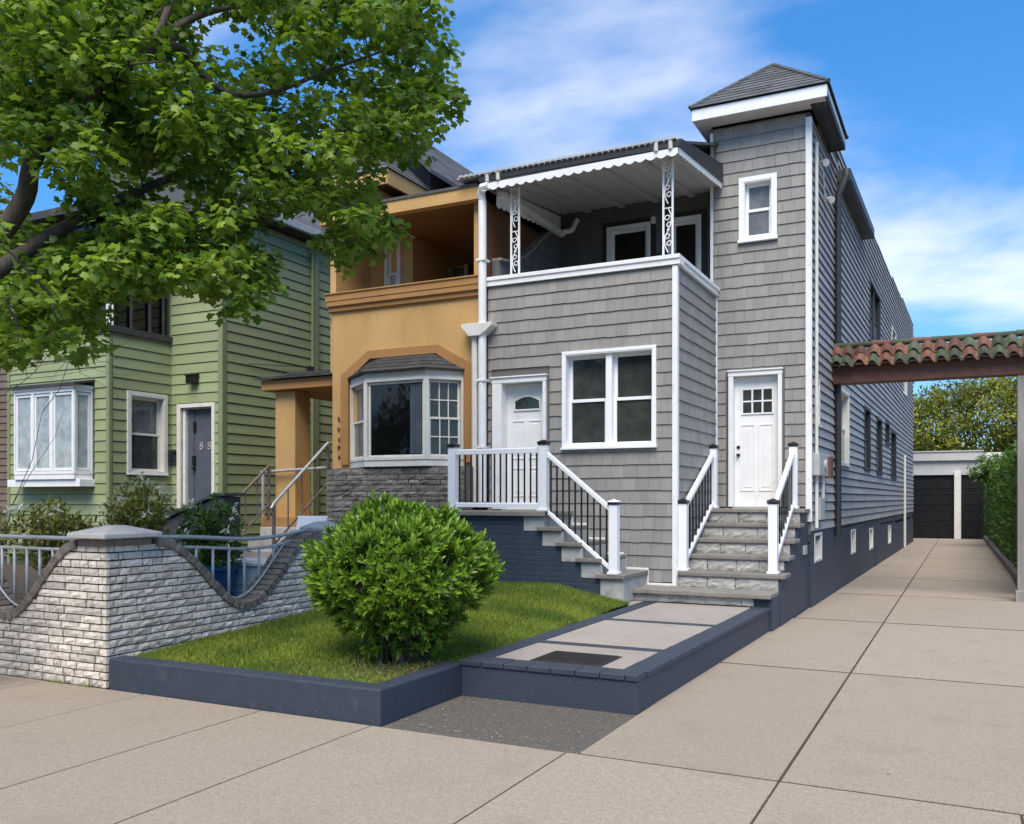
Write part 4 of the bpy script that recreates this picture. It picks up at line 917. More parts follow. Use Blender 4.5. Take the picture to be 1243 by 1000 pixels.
mb = MB(); roof_plane(mb, -9.5, -6.5, 11.78, 6.36, 13.9, 7.1); roof_plane(mb, -7.6, -5.35, 12.9, 6.93, 15.5, 7.9); mb.box(WF, -9.3, -6.45, 14.4, 32, 6.9, 7.4, .3); mb.build('roof', 'roof', OH, fix=False)
mb = MB(); mb.box(WF, -9.3, -6.4, 15.32, 32, .2, 7.0); mb.build('stucco_wall', 'stucco', OH)
# gabled upper roof behind the loggia, its stucco rake facing the street
gx0, gxr, gx1, gzE, gzR, gy0 = -11.0, -9.55, -8.02, 7.18, 8.72, 13.0
mb = MB(); nr = 14
for xe, sgn in ((gx1, 1), (gx0 - .1, -1)):
    for r in range(nr):
        t0, t1 = r / nr, (r + 1) / nr; xa, xb, za, zb = xe + (gxr - xe) * t0, xe + (gxr - xe) * t1, gzE + (gzR - gzE) * t0, gzE + (gzR - gzE) * t1
        y = gy0 - .12
        while y < 19:
            ye = min(y + random.uniform(.25, .35), 19)
            mb.mesh([(xa, y, za + .016), (xa, ye - .004, za + .016), (xb, ye - .004, zb + .003), (xb, y, zb + .003), (xa, y, za), (xa, ye - .004, za)], [(0, 1, 2, 3), (4, 5, 1, 0)], random.random()); y = ye
    mb.mesh([(xe, gy0 - .12, gzE - .001), (xe, 19, gzE - .001), (gxr, 19, gzR - .001), (gxr, gy0 - .12, gzR - .001), (xe, gy0 - .12, gzE - .06), (xe, 19, gzE - .06), (gxr, 19, gzR - .06), (gxr, gy0 - .12, gzR - .06)], [(0, 1, 2, 3), (4, 5, 6, 7), (0, 3, 7, 4), (0, 1, 5, 4)], .2)
GRF = mb.build('gable_roof', 'roof', OH, fix=False)
# small hip roofed turret at the street corner of the loggia
A = [Vector(t_) for t_ in ((-9.62, 11.86, 6.9), (-8.18, 11.86, 6.9), (-8.18, 13.45, 6.9), (-9.62, 13.45, 6.9))]; apx = Vector((-8.9, 12.65, 7.7)); mb = MB()
for i in range(4):
    P0, P1 = A[i], A[(i + 1) % 4]; nrm = (P1 - P0).cross(apx - P0).normalized(); nrm = nrm if nrm.z > 0 else -nrm
    for r in range(9):
        t0, t1 = r / 9, (r + 1) / 9; a0, b0, a1, b1_ = P0.lerp(apx, t0), P1.lerp(apx, t0), P0.lerp(apx, t1), P1.lerp(apx, t1)
        mb.mesh([a0 + nrm * .014, b0 + nrm * .014, b1_ + nrm * .002, a1 + nrm * .002, a0, b0], [(0, 1, 2, 3), (4, 5, 1, 0)], random.random())
TRF = mb.build('turret_roof', 'roof', OH, fix=False)
mb = MB(); mb.box(WF, -9.6, -8.2, 11.88, 11.92, 6.66, 6.895); mb.box(WF, -8.24, -8.2, 11.921, 13.43, 6.66, 6.895); mb.box(WF, -9.6, -9.56, 11.921, 13.43, 6.66, 6.895); mb.build('turret_fascia', 'stucco', TRF)
mb = MB(); mb.box(WF, -9.555, -8.245, 11.925, 13.42, 6.67, 6.69); mb.build('turret_soffit', 'loggia', TRF)
mb = MB(); mb.box(WF, -9.36, -8.5, 12.15, 13.3, 6.346, 6.668); mb.build('turret_wall', 'stucco', OH)
mb = MB(); mb.prism(front(gy0 + .35), [(gx1 - .3, 6.3), (gx1 - .3, gzE + .12), (gxr, gzR - .15), (gx0 + .3, gzE + .12), (gx0 + .3, 6.3)], -5, 0, 'n'); mb.build('gable_wall', 'roof', OH)
# bay trim band on the wall
mb = MB(); outer = [(-9.14, 2.2), (-9.14, 3.66), (-8.60, 4.03), (-7.28, 4.03), (-6.62, 3.66), (-6.62, 2.2)]; inner = [(-8.99, 2.2), (-8.99, 3.58), (-8.56, 3.90), (-7.32, 3.90), (-6.82, 3.58), (-6.82, 2.2)]
for i in range(5):
    o0, o1, i0, i1 = outer[i], outer[i + 1], inner[i], inner[i + 1]
    mb.prism(FB, [o0, o1, i1, i0], -.005, .045, 'n')
mb.build('bay_surround', 'stucco_trim', OH)
# the bay window
bp = [(-8.97, 11.95), (-8.36, 11.50), (-7.24, 11.50), (-6.84, 11.95)]
BW = MB(); BW.prism(WF, [(a, b) for a, b in bp], 2.14, 2.24, 'z')
bw_o = BW.build('bay_window', 'white_old', OH, bevel=.006)
BW = MB(); BW.prism(WF, [(a, b) for a, b in bp], 3.50, 3.60, 'z'); BW.build('window_head', 'white_old', bw_o, bevel=.006)
for (a, b), st, gr in zip(zip(bp, bp[1:]), ('hung', 'fixed', 'hung'), (None, None, (3, 2))):
    va, vb = Vector((*a, 0)), Vector((*b, 0)); d = (vb - va); L = d.length; d.normalize(); nn = Vector((d.y, -d.x, 0))
    F = Frame(va, d, nn)
    mb = MB()
    for p, q, r, s_ in ((0.0, .045, 2.24, 3.5), (L - .045, L, 2.24, 3.5), (.045, L - .045, 3.45, 3.5), (.045, L - .045, 2.24, 2.28)): mb.box(F, p, q, -.08, .012, r, s_)
    fr = mb.build('facet_frame', 'white_old', bw_o, bevel=.004)
    za, zb = 2.285, 3.445; zm = (za + zb) / 2; p, q = .05, L - .05
    segs = [(za, zb, 0)] if st == 'fixed' else [(zm - .02, zb, -.03), (za, zm + .02, 0)]
    mb, mp_ = MB(), MB()
    for r, s_, off in segs:
        w_ = .034; n0, n1 = -.06 + off, -.03 + off
        mb.box(F, p, q, n0, n1, r, r + w_); mb.box(F, p, q, n0, n1, s_ - w_, s_); mb.box(F, p, p + w_, n0, n1, r + w_, s_ - w_); mb.box(F, q - w_, q, n0, n1, r + w_, s_ - w_)
        if gr:
            for i in range(1, 3): uu = p + w_ + (q - p - 2 * w_) * i / 3; mb.box(F, uu - .009, uu + .009, n0 + .006, n1 - .003, r + w_, s_ - w_)
            zz = (r + s_) / 2; mb.box(F, p + w_, q - w_, n0 + .007, n1 - .004, zz - .009, zz + .009)
        mp_.box(F, p + w_ - .005, q - w_ + .005, n0 + .004, n0 + .01, r + w_ - .005, s_ - w_ + .005)
    mb.build('sash', 'white_old', bw_o, bevel=.003); mp_.build('pane', 'glass_blk' if st == 'fixed' else ('glass_grey' if gr is None else 'glass'), bw_o)
    if st == 'fixed':
        mb = MB(); x = q - .26
        while x < q - .03: mb.box(F, x, x + .028, -.055, -.047 + random.uniform(0, .004), za + .05, zb - .05); x += .034
        mb.build('curtain', M('slate_curtain', (.075, .095, .125), (.05, .065, .09), 6, .8), bw_o)
mb = MB(); e = [(-9.03, 11.93), (-8.40, 11.42), (-7.20, 11.42), (-6.78, 11.93)]; t = [(-8.55, 11.948), (-8.3, 11.90), (-7.4, 11.90), (-7.33, 11.948)]
ze, zt = 3.605, 3.89
for i in range(3):
    for r in range(4):
        f0, f1 = r / 4, (r + 1) / 4
        def L3(f, i_): return Vector((e[i_][0] + (t[i_][0] - e[i_][0]) * f, e[i_][1] + (t[i_][1] - e[i_][1]) * f, ze + (zt - ze) * f))
        a0, b0, a1, b1_ = L3(f0, i), L3(f0, i + 1), L3(f1, i), L3(f1, i + 1); up = Vector((0, 0, .014))
        mb.mesh([a0 + up, b0 + up, b1_, a1, a0 - up * .5, b0 - up * .5], [(0, 1, 2, 3), (4, 5, 1, 0)], random.random())
mb.prism(WF, e, 3.59, 3.612, 'z'); mb.build('bay_roof', 'roofdk', OH, fix=False)
# ledge stone base
mb = MB(); mb.box(WF, -8.98, -6.6, 11.58, 11.95, .2, 2.13); mb.box(WF, -9.3, -6.6, 11.8, 11.95, .2, 2.13)
MT_core = mb.build('ledge_stone_base', 'mortar', OH)
mb = MB()
FSn = front(11.58)
z = .3
while z < 2.12:
    h = random.choice((.06, .075, .09, .10)); h = min(h, 2.135 - z); x = -8.99
    if h < .03: break
    while x < -6.62:
        ww = min(random.uniform(.12, .42), -6.6 - x); rock(mb, FSn, x, x + ww - .012, -.02, .03 + random.uniform(-.008, .012), z, z + h - .010, .01, nu=4, nz=2, edge=.008); x += ww
    rock(mb, front(11.8), -9.33, -9.0, -.02, .03, z, z + h - .01, .01, nu=3); z += h
mb.build('ledge_stone', 'stone', MT_core, fix=False)
# side porch of the ochre house
mb = MB(); mb.box(WF, -11.0, -10.55, 12.45, 12.86, 1.3, 3.56); mb.build('porch_pillar', 'stucco', OH, bevel=.01)
mb = MB(); mb.box(WF, -9.75, -9.5, 14.0, 14.3, 1.3, 3.563); mb.build('porch_pillar', 'stucco', OH, bevel=.01)
mb = MB(); mb.box(WF, -11.2, -9.35, 12.3, 15.0, 3.565, 3.74); mb.build('porch_beam', 'stucco_trim', OH, bevel=.008)
mb = MB(); roof_plane(mb, -11.28, -9.35, 12.22, 3.78, 15.0, 4.1); mb.box(WF, -10.9, -9.9, 12.6, 13.2, 3.86, 3.90, .9); mb.build('porch_roof', 'roofdk', OH, fix=False)
mb = MB(); mb.box(WF, -11.2, -9.35, 12.3, 15.4, .2, 1.33); mb.build('porch_base', 'stucco_trim', OH, bevel=.01)
mb = MB()
for i in range(6): mb.box(WF, -10.95, -9.7, 12.3 - .3 * (i + 1), 12.3 - .3 * i - .004, .2, 1.33 - .18 * (i + 1), random.random())
mb.build('porch_step', 'riser', OH, bevel=.012)
mb = MB()
for x in np.arange(-10.5, -9.72, .115): mb.tube([(x, 14.1, 1.4), (x, 14.1, 2.9)], .012, 6)
for zz in (1.45, 2.2, 2.9): mb.tube([(-10.55, 14.1, zz), (-9.7, 14.1, zz)], .014, 6)
mb.build('iron_gate', 'rusty', OH)
for x, (p0, p1, p2), lab in ((-11.02, ((10.9, .3), (11.15, 1.35), (12.3, 2.22)), 'rusty iron handrail on the far side of the ochre porch steps'), (-9.75, ((10.9, .3), (11.0, 1.57), (12.35, 2.6)), 'pale worn iron handrail on the bay side of the ochre porch steps')):
    h_ = thing('iron_handrail', lab, 'handrail', (x, 11.2, .3), 'iron handrails of the ochre porch')
    mb = MB(); mb.tube([(x, p1[0] - .06, p1[1] - .08), (x, p1[0], p1[1]), (x, p2[0], p2[1]), (x, p2[0] + .12, p2[1])], .026, 8); mb.build('handrail', 'steel' if x > -10 else 'rusty', h_)
    mb = MB(); mb.tube([(x, p1[0], .3), (x, p1[0], p1[1])], .03, 8); mb.build('post', 'rusty', h_)
    mb = MB(); mb.tube([(x, p2[0], 1.3), (x, p2[0], p2[1])], .03, 8); mb.build('post', 'rusty', h_)
    mb = MB(); mb.tube([(x, p1[0], p1[1] - .65), (x, p2[0], p2[1] - .68)], .018, 8)
    for f in (.25, .5, .75):
        yy = p1[0] + (p2[0] - p1[0]) * f; zz = p1[1] + (p2[1] - p1[1]) * f; mb.tube([(x, yy, zz - .66), (x, yy, zz)], .011, 6)
    mb.build('infill', 'rusty', h_)
h_ = thing('porch_guard_rail', 'dull iron guard rail along the front edge of the ochre porch', 'railing', (-10.9, 12.35, 1.33))
mb = MB(); mb.tube([(-11.25, 12.36, 2.12), (-9.75, 12.36, 2.18)], .026, 8); mb.tube([(-11.2, 12.36, 1.3), (-11.2, 12.36, 2.12)], .03, 8); mb.build('rail', 'steel', h_)
# worn vertical house numbers beside the bay
mb = MB()
for i, zz in enumerate((2.95, 2.78, 2.62, 2.47, 2.33)):
    for k2 in range(3): mb.tube([(-9.2 + random.uniform(-.03, .03), 11.938, zz + random.uniform(-.05, .05)) for _ in range(3)], .005, 5)
mb.build('house_number', 'brass', OH)

# ================================================================== GREEN HOUSE
GR = thing('green_house', 'green clapboard house with a projecting front bay and a slate coloured door', 'house', (-15, 14, 0))
GB, GD, GX = 11.95, 13.45, -14.66
FG, FGD, FGS, FGR = front(GB), front(GD), rside(GX), rside(-13.24)
gw = (-17.3, -15.13, 2.1, 3.78); sw1 = (12.42, 13.24, 2.18, 3.68); gd = (-14.36, -13.5, 1.52, 3.5)
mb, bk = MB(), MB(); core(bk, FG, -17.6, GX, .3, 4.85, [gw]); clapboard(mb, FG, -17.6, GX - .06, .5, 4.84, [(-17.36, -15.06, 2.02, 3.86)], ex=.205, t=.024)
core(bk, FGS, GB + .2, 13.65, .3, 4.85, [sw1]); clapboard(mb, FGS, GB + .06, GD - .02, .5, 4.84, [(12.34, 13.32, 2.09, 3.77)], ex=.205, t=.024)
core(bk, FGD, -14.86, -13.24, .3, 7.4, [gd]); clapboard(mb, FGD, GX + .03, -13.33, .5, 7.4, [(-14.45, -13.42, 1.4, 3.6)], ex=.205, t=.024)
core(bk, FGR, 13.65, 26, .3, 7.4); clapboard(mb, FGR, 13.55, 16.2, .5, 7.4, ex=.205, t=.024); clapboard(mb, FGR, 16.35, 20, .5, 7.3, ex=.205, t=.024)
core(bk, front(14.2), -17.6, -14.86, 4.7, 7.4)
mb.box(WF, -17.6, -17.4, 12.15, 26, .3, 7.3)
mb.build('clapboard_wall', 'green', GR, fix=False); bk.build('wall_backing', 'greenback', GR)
mb = MB(); mb.box(FG, GX - .06, GX + .03, -.04, .035, .5, 4.84); mb.box(FGD, -13.33, -13.21, -.06, .04, .5, 7.38); mb.box(FGR, 13.512, 13.55, .0, .024, .5, 7.4); mb.box(FGD, GX + .001, GX + .03, 0, .03, .5, 7.4); mb.box(FG, -17.68, -17.6, -.1, .035, .3, 4.9)
mb.build('corner_board', 'green_dk', GR, bevel=.005)
mb = MB(); mb.box(FGR, 16.2, 16.35, .0, .09, .5, 7.3); mb.tube([(-13.16, 16.12, 7.3), (-13.16, 16.12, .5)], .035, 8); mb.build('downpipe', 'green_dk', GR, bevel=.01)
mb = MB(); mb.box(FG, -17.62, GX + .06, -.15, .06, 4.85, 4.98); mb.box(FGS, GB + .16, GD - .002, -.15, .06, 4.85, 4.98); mb.build('parapet_cap', 'roofdk', GR, bevel=.006)
iron_column(GR, -14.75, GB + .08, 4.98, 7.2, .16)
mb = MB()
for yy in (12.5, 12.95, 13.3): mb.box(WF, GX - .1, GX - .06, yy, yy + .05, 4.98, 7.2)
for xx in (-16.9, -16.2, -15.5): mb.box(WF, xx, xx + .05, GB + .06, GB + .1, 4.98, 7.2)
mb.build('screen_frame', 'roofdk', GR)
mb = MB(); mb.box(WF, -17.4, GX - .13, 12.14, 14.1, 4.983, 7.15); mb.build('screened_porch', 'glass_blk', GR)
mb = MB(); mb.box(WF, -17.9, GX + .18, 11.75, 14.2, 7.2, 7.36); mb.box(WF, -17.9, -13.02, 13.25, 26, 7.42, 7.6); mb.build('eave', 'roofdk', GR, bevel=.01)
mb = MB(); mb.box(WF, -13.02, -12.9, 13.25, 26, 7.48, 7.66); mb.build('gutter', 'greymetal', GR, bevel=.02)
mb = MB(); g0 = MB(); nrows = 12
for i in range(nrows):
    t0, t1 = i / nrows, (i + 1) / nrows; xa, xb, z0_, z1_ = -12.92 - 2.5 * t0, -12.92 - 2.5 * t1, 7.665 + 1.7 * t0, 7.665 + 1.7 * t1
    mb.mesh([(xa, 13.2, z0_ + .014), (xa, 26, z0_ + .014), (xb, 26, z1_ + .002), (xb, 13.2, z1_ + .002), (xa, 13.2, z0_), (xa, 26, z0_)], [(0, 1, 2, 3), (4, 5, 1, 0)], random.random())
mb.mesh([(-12.95, 13.24, 7.66), (-15.42, 13.24, 9.36), (-17.9, 13.24, 7.66)], [(0, 1, 2)]); mb.mesh([(-15.42, 13.2, 9.365), (-15.42, 26, 9.365), (-17.95, 26, 7.66), (-17.95, 13.2, 7.66)], [(0, 1, 2, 3)])
mb.build('roof', 'roof', GR, fix=False)
# bow window
bpts = [(-17.30, 11.95), (-16.92, 11.56), (-16.36, 11.56), (-15.80, 11.56), (-15.16, 11.56), (-15.13, 11.95)]
mb = MB(); mb.prism(WF, bpts, 2.02, 2.12, 'z'); mh = MB(); mh.prism(WF, [(a + (.03 if a > -16 else -.03), b - (.04 if b < 11.9 else 0)) for a, b in bpts], 3.76, 3.83, 'z'); mb.box(WF, -17.2, -15.05, 11.60, 11.949, 1.88, 2.021)
BO = mb.build('bow_window', 'white', GR, bevel=.006); mh.build('window_head', 'white', BO, bevel=.006)
mb2, mp2, mc2 = MB(), MB(), MB()
for a, b in zip(bpts, bpts[1:]):
    va, vb = Vector((*a, 0)), Vector((*b, 0)); d = vb - va; L = d.length; d.normalize(); F = Frame(va, d, Vector((d.y, -d.x, 0)))
    for p, q, r, s_ in ((0, .035, 2.12, 3.76), (L - .035, L, 2.12, 3.76), (.035, L - .035, 3.70, 3.76), (.035, L - .035, 2.12, 2.18)): mb2.box(F, p, q, -.07, .01, r, s_)
    if L > .32:
        for p, q, r, s_ in ((.04, .085, 2.19, 3.69), (L - .085, L - .04, 2.19, 3.69), (.085, L - .085, 3.64, 3.69), (.085, L - .085, 2.19, 2.24)): mb2.box(F, p, q, -.05, -.01, r, s_)
        mp2.box(F, .08, L - .08, -.04, -.034, 2.24, 3.64)
mb2.build('sash', 'white', BO, bevel=.003); mp2.build('pane', 'glass_pale', BO)
mb = MB(); roof_plane(mb, -17.32, -15.05, 11.48, 3.835, 11.94, 3.95, ex=.11); mb.build('bow_roof', 'roofdk', GR, fix=False)
window(GR, FGS, *sw1, rec=.09, trim=.085, tmat='white_old', glass='glass', gtop='glass_grey')
# slate door
mb = MB(); mb.box(FGD, -14.28, -13.55, -.16, -.11, 1.52, 3.48); GDO = mb.build('front_door', 'slate', GR, bevel=.004)
mb = MB()
for p, q, r, s_ in ((-14.46, -14.36, 1.45, 3.58), (-13.5, -13.42, 1.45, 3.58), (-14.36, -13.5, 3.5, 3.58)): mb.box(FGD, p, q, -.02, .045, r, s_)
mb.box(FGD, -14.36, -14.28, -.16, -.02, 1.5, 3.5); mb.box(FGD, -13.55, -13.5, -.16, -.02, 1.5, 3.5); mb.box(FGD, -14.28, -13.55, -.16, -.02, 3.48, 3.5)
mb.build('door_frame', 'white_old', GDO, bevel=.004)
mb = MB(); mb.box(FGD, -14.279, -14.12, -.109, -.09, 1.54, 3.46); mb.build('door_stile', 'slate', GDO, bevel=.003)
mb = MB(); mb.box(FGD, -14.12, -14.06, -.108, -.07, 3.02, 3.22); mb.box(FGD, -14.13, -14.07, -.108, -.05, 2.33, 2.52); mb.tube([FGD.P(-14.1, -.09, 2.27), FGD.P(-14.1, -.03, 2.27)], .03, 10); mb.build('lock', 'black', GDO, bevel=.004)
def digit8(mb, F, u, z, s):
    for zc, r in ((z + s * .28, s * .22), (z - s * .24, s * .26)):
        mb.tube([F.P(u + math.cos(a) * r, -.102, zc + math.sin(a) * r * 1.05) for a in [i * math.pi / 8 for i in range(17)]], s * .055, 6)
mb = MB(); digit8(mb, FGD, -13.92, 2.72, .14); digit8(mb, FGD, -13.70, 2.72, .14); mb.build('house_number', 'cap', GDO)
mb = MB(); mb.box(FGD, -14.08, -13.86, .03, .17, 3.98, 4.13); mb.box(FGD, -14.02, -13.92, .02, .05, 4.0, 4.12); mb.prism(FGD, [(.03, 4.131), (.19, 4.131), (.19, 4.15), (.03, 4.19)], -14.1, -13.84, 'u'); mb.build('wall_lamp', 'brass', GR, bevel=.008)
mb = MB(); mb.box(FGD, -14.63, -14.46, .03, .13, 2.42, 2.6); mb.tube([FGD.P(-14.63, .08, 2.6), FGD.P(-14.46, .08, 2.6)], .055, 12); mb.build('mailbox', 'black', GR, bevel=.008)
mb = MB(); mb.box(FGD, -14.6, -13.3, .03, 1.2, .3, 1.45); mb.build('door_step', 'cellar_side', GR, bevel=.01)
mb = MB(); mb.box(rside(-13.24), 15.98, 16.12, .03, .12, 4.42, 4.62); mb.tube([(-13.18, 16.0, 4.6), (-13.17, 15.0, 4.5), (-13.17, 14.1, 4.42)], .008, 5); mb.build('cable_box', 'black_dull', GR)

BH = thing('brown_house', 'sliver of a brown clapboard house beyond the green house at the left border', 'house', (-21, 14, 0))
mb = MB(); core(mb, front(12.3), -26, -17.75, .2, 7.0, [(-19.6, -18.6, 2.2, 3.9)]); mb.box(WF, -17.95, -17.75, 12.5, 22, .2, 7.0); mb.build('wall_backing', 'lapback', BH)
mb = MB(); clapboard(mb, front(12.3), -26, -17.76, .4, 7.0, [(-19.7, -18.5, 2.1, 4.0)]); mb.build('clapboard_wall', M('brown_clapboard', (.16, .115, .08), (.12, .085, .06), 4, .7, .2, 50, .1), BH, fix=False)
window(BH, front(12.3), -19.6, -18.6, 2.2, 3.9, tmat='white_old')
mb = MB(); mb.box(WF, -26.3, -17.7, 12.0, 22, 7.0, 7.25); mb.build('roof', 'roofdk', BH)
mb = MB(); mb.tube([(-17.9, 12.2, 7.0), (-17.9, 12.2, .3)], .05, 8); mb.build('downpipe', 'white_old', BH)
ch = thing('cellar_hatch', 'dark sloping cellar hatch in front of the slate door', 'hatch', (-11.0, 10.6, .3))
mb = MB(); mb.prism(front(10.4), [(-11.75, .3), (-10.2, .3), (-10.2, 1.68), (-10.36, 1.68), (-11.75, 1.20)], -.35, 0, 'n'); mb.build('hatch_base', 'cellar_side', ch, bevel=.01)
mb = MB(); mb.prism(front(10.35), [(-11.85, 1.175), (-10.36, 1.69), (-10.15, 1.69), (-10.15, 1.74), (-10.37, 1.74), (-11.85, 1.225)], -.45, 0, 'n'); mb.build('hatch_door', 'cellar', ch, bevel=.008)

# ================================================================== PALE BRICK WALL
BWL = thing('brick_garden_wall', 'pale split face brick garden wall with scooped top and a corner pier under a concrete cap', 'wall', (-6.68, 5.4, 0))
TOPZ = 1.275
def scoop(t, t0, t1, lo):
    # t between t0 and t1: a hanging curve, 1 at the ends
    if t <= t0 or t >= t1: return TOPZ
    s_ = (t - t0) / (t1 - t0)
    return lo + (TOPZ - lo) * (0.5 + 0.5 * math.cos(2 * math.pi * s_)) ** .92
topF = lambda x: scoop(-x, 7.02, 9.02, .58)        # along the street (x is negative)
topR = lambda y: scoop(y, 5.98, 8.28, .56)         # along the lawn
cb = MB(); br = MB()
FW1, FW2 = front(5.43), rside(-6.70)
def wall_core(F, a, b, top, th, n0=0.0, step=.05):
    u = a
    while u < b - 1e-6:
        v = min(u + step, b); za, zb = top(u) - .05, top(v) - .05
        cb.prism(F, [(u, 0), (v, 0), (v, zb), (u, za)], -th, n0, 'n'); u = v
wall_core(FW1, -13, -6.70, topF, .22)
wall_core(FW2, 5.43, 8.62, topR, .22)
def brick_face(F, a, b, top, zbot=lambda u: -.02, seed=0):
    z = .0; row = 0
    while z < TOPZ - .02:
        u = a - random.uniform(0, .2)
        while u < b:
            L = random.choice((.11, .15, .19, .22, .25)) * random.uniform(.9, 1.1)
            p, q = max(u, a), min(u + L - .014, b); u += L
            if q - p < .03: continue
            zt = z + .057
            if min(top(p), top(q)) - .05 >= zt: rock(br, F, p, q, -.005, .03 + random.uniform(-.006, .006), z, zt, .006, nu=3, nz=2, edge=.008)
            else:
                k_ = max(1, int((q - p) / .05)); tn = random.random()
                for i in range(k_):
                    c, d = p + (q - p) * i / k_, p + (q - p) * (i + 1) / k_; zz = min(zt, min(top(c), top(d)) - .045)
                    if zz - z > .015: rock(br, F, c, d, -.005, .026, z, zz, .005, tn, nu=1, nz=1, edge=.002)
        z += .0695; row += 1
brick_face(FW1, -11.5, -6.665, topF)
brick_face(FW2, 5.42, 8.62, topR)
# corner quoins close the edge
z = .0
while z < TOPZ - .02:
    br.box(WF, -6.705, -6.668, 5.398, 5.432, z + .003, z + .054, random.random()); z += .0695
bco = cb.build('wall_body', 'mortar', BWL); br.build('brick_facing', 'wbrick', bco, fix=False)
def coping(F, t0, t1, top, th=.22, n1=.05):
    mb = MB(); t = t0 - .02; pts = []
    N_ = 400; prev = None; acc = 0; seg = []
    P_ = [(t0 + (t1 - t0) * i / N_, top(t0 + (t1 - t0) * i / N_)) for i in range(N_ + 1)]
    cur = [P_[0]]; L = 0
    for a, b in zip(P_, P_[1:]):
        L += math.hypot(b[0] - a[0], b[1] - a[1])
        if L > .078: seg.append((cur[0], b)); cur = [b]; L = 0
    for (a, b) in seg:
        d = Vector((b[0] - a[0], b[1] - a[1])); d.normalize(); nn = Vector((-d.y, d.x)); g = .005
        A, B = Vector(a) + d * g, Vector(b) - d * g; jit = random.uniform(-.006, .006)
        q = [A - nn * .068, B - nn * .068, B + nn * (.012 + jit), A + nn * (.012 + jit)]
        mb.prism(F, [(p.x, p.y) for p in q], -th - .02, n1 + random.uniform(-.006, .006), 'n', random.random())
    return mb.build('coping', 'coping', BWL, bevel=.007)
coping(FW1, -9.06, -6.98, topF); coping(FW2, 5.94, 8.32, topR)
mb = MB()
def capstone(x0, x1, y0, y1, z):
    cx, cy = (x0 + x1) / 2, (y0 + y1) / 2
    vs = [(x0, y0, z), (x1, y0, z), (x1, y1, z), (x0, y1, z), (x0, y0, z + .045), (x1, y0, z + .045), (x1, y1, z + .045), (x0, y1, z + .045), (cx - .06, cy - .06, z + .11), (cx + .06, cy - .06, z + .11), (cx + .06, cy + .06, z + .11), (cx - .06, cy + .06, z + .11)]
    mb.mesh(vs, [(3, 2, 1, 0), (0, 1, 5, 4), (1, 2, 6, 5), (2, 3, 7, 6), (3, 0, 4, 7), (4, 5, 9, 8), (5, 6, 10, 9), (6, 7, 11, 10), (7, 4, 8, 11), (8, 9, 10, 11)])
capstone(-7.05, -6.57, 5.30, 5.93, 1.30); mb.build('pier_cap', 'cap', BWL, bevel=.01)
mb = MB(); mb.box(WF, -6.99, -6.63, 5.37, 5.86, 1.235, 1.299); mb.build('pier_neck', 'coping', BWL, bevel=.01)
mb = MB(); capstone(-6.97, -6.57, 8.30, 8.66, 1.27); mb.build('pier_cap', 'cap', BWL, bevel=.01)
for nm, F, t0, t1, top, lab, grp in (('f', front(5.54), -9.02, -7.0, topF, 'galvanised pipe railing in the wall scoop facing the pavement', None), ('r', rside(-6.82), 5.9, 8.35, topR, 'bent galvanised pipe railing in the wall scoop beside the lawn', None)):
    r = thing('pipe_railing', lab, 'railing', F.P((t0 + t1) / 2, 0, .55), 'pipe railings set in the wall scoops')
    wob = (lambda f: 0) if nm == 'f' else (lambda f: -.05 * math.sin(f * math.pi) + .02 * math.sin(f * 7))
    for nm2, zz, rr, e in (('top_rail', 1.285, .021, 0), ('mid_rail', 1.18, .017, .14)):
        mb = MB(); mb.tube([F.P(t0 + e + (t1 - t0 - 2 * e) * i / 14, 0, zz + wob(i / 14)) for i in range(15)], rr, 8); mb.build(nm2, 'steel', r, smooth=True)
    n_ = 11 if nm == 'f' else 11
    for i in range(1, n_):
        t = t0 + (t1 - t0) * i / n_; zb = top(t) - .03
        if 1.18 - zb > .06:
            mb = MB(); mb.tube([F.P(t, 0, zb), F.P(t, .004, 1.18 + wob(i / n_) + .0)], .0145, 7); mb.build('baluster', 'steel', r, smooth=True)
    mb = MB(); mb.tube([F.P(t0 + (t1 - t0) * i / 30, .01, min(1.17, top(t0 + (t1 - t0) * i / 30) + .05 + .04 * abs(i - 15) / 15)) for i in range(3, 28)], .012, 6); mb.build('curved_bar', 'steel', r, smooth=True)

# ================================================================== YARD CLUTTER
t = thing('plant_tub', 'blue plastic tub behind the scooped brick wall', 'tub', (-8.38, 8.3, .3))
mb = MB(); mb.lathe((-8.38, 8.3, .3), [(.25, 0), (.31, .46), (.34, .47), (.34, .53), (.31, .53), (.30, .42)], 20); mb.build('tub_body', 'blue_plastic', t, smooth=False)
t = thing('white_crate', 'white plastic crate lying on the yard steps behind the railing', 'crate', (-8.05, 8.9, .3))
mb = MB(); mb.box(WF, -8.6, -7.5, 8.6, 9.2, .3, .80)
for z_ in (.36, .46, .56): mb.box(WF, -8.61, -7.49, 8.59, 9.21, z_, z_ + .03)
mb.build('crate_body', 'white_plastic', t, bevel=.015)
mb = MB(); mb.box(WF, -8.64, -7.46, 8.56, 9.24, .801, .85); mb.build('lid', 'white_plastic', t, bevel=.012)
t = thing('plastic_chair', 'white plastic garden chair beside the ochre porch steps', 'chair', (-8.3, 9.9, .3))
mb = MB(); mb.box(WF, -8.58, -8.05, 9.65, 10.1, .92, .95); mb.build('seat', 'white_plastic', t, bevel=.012)
mb = MB(); mb.prism(rside(-8.58), [(10.08, .95), (10.12, .95), (10.22, 1.4), (10.18, 1.4)], 0, .53, 'n'); mb.build('backrest', 'white_plastic', t, bevel=.012)
for xx, yy in ((-8.55, 9.68), (-8.08, 9.68), (-8.55, 10.07), (-8.08, 10.07)):
    mb = MB(); mb.tube([(xx, yy, .3), (xx, yy, .92)], [.02, .026], 8); mb.build('leg', 'white_plastic', t)

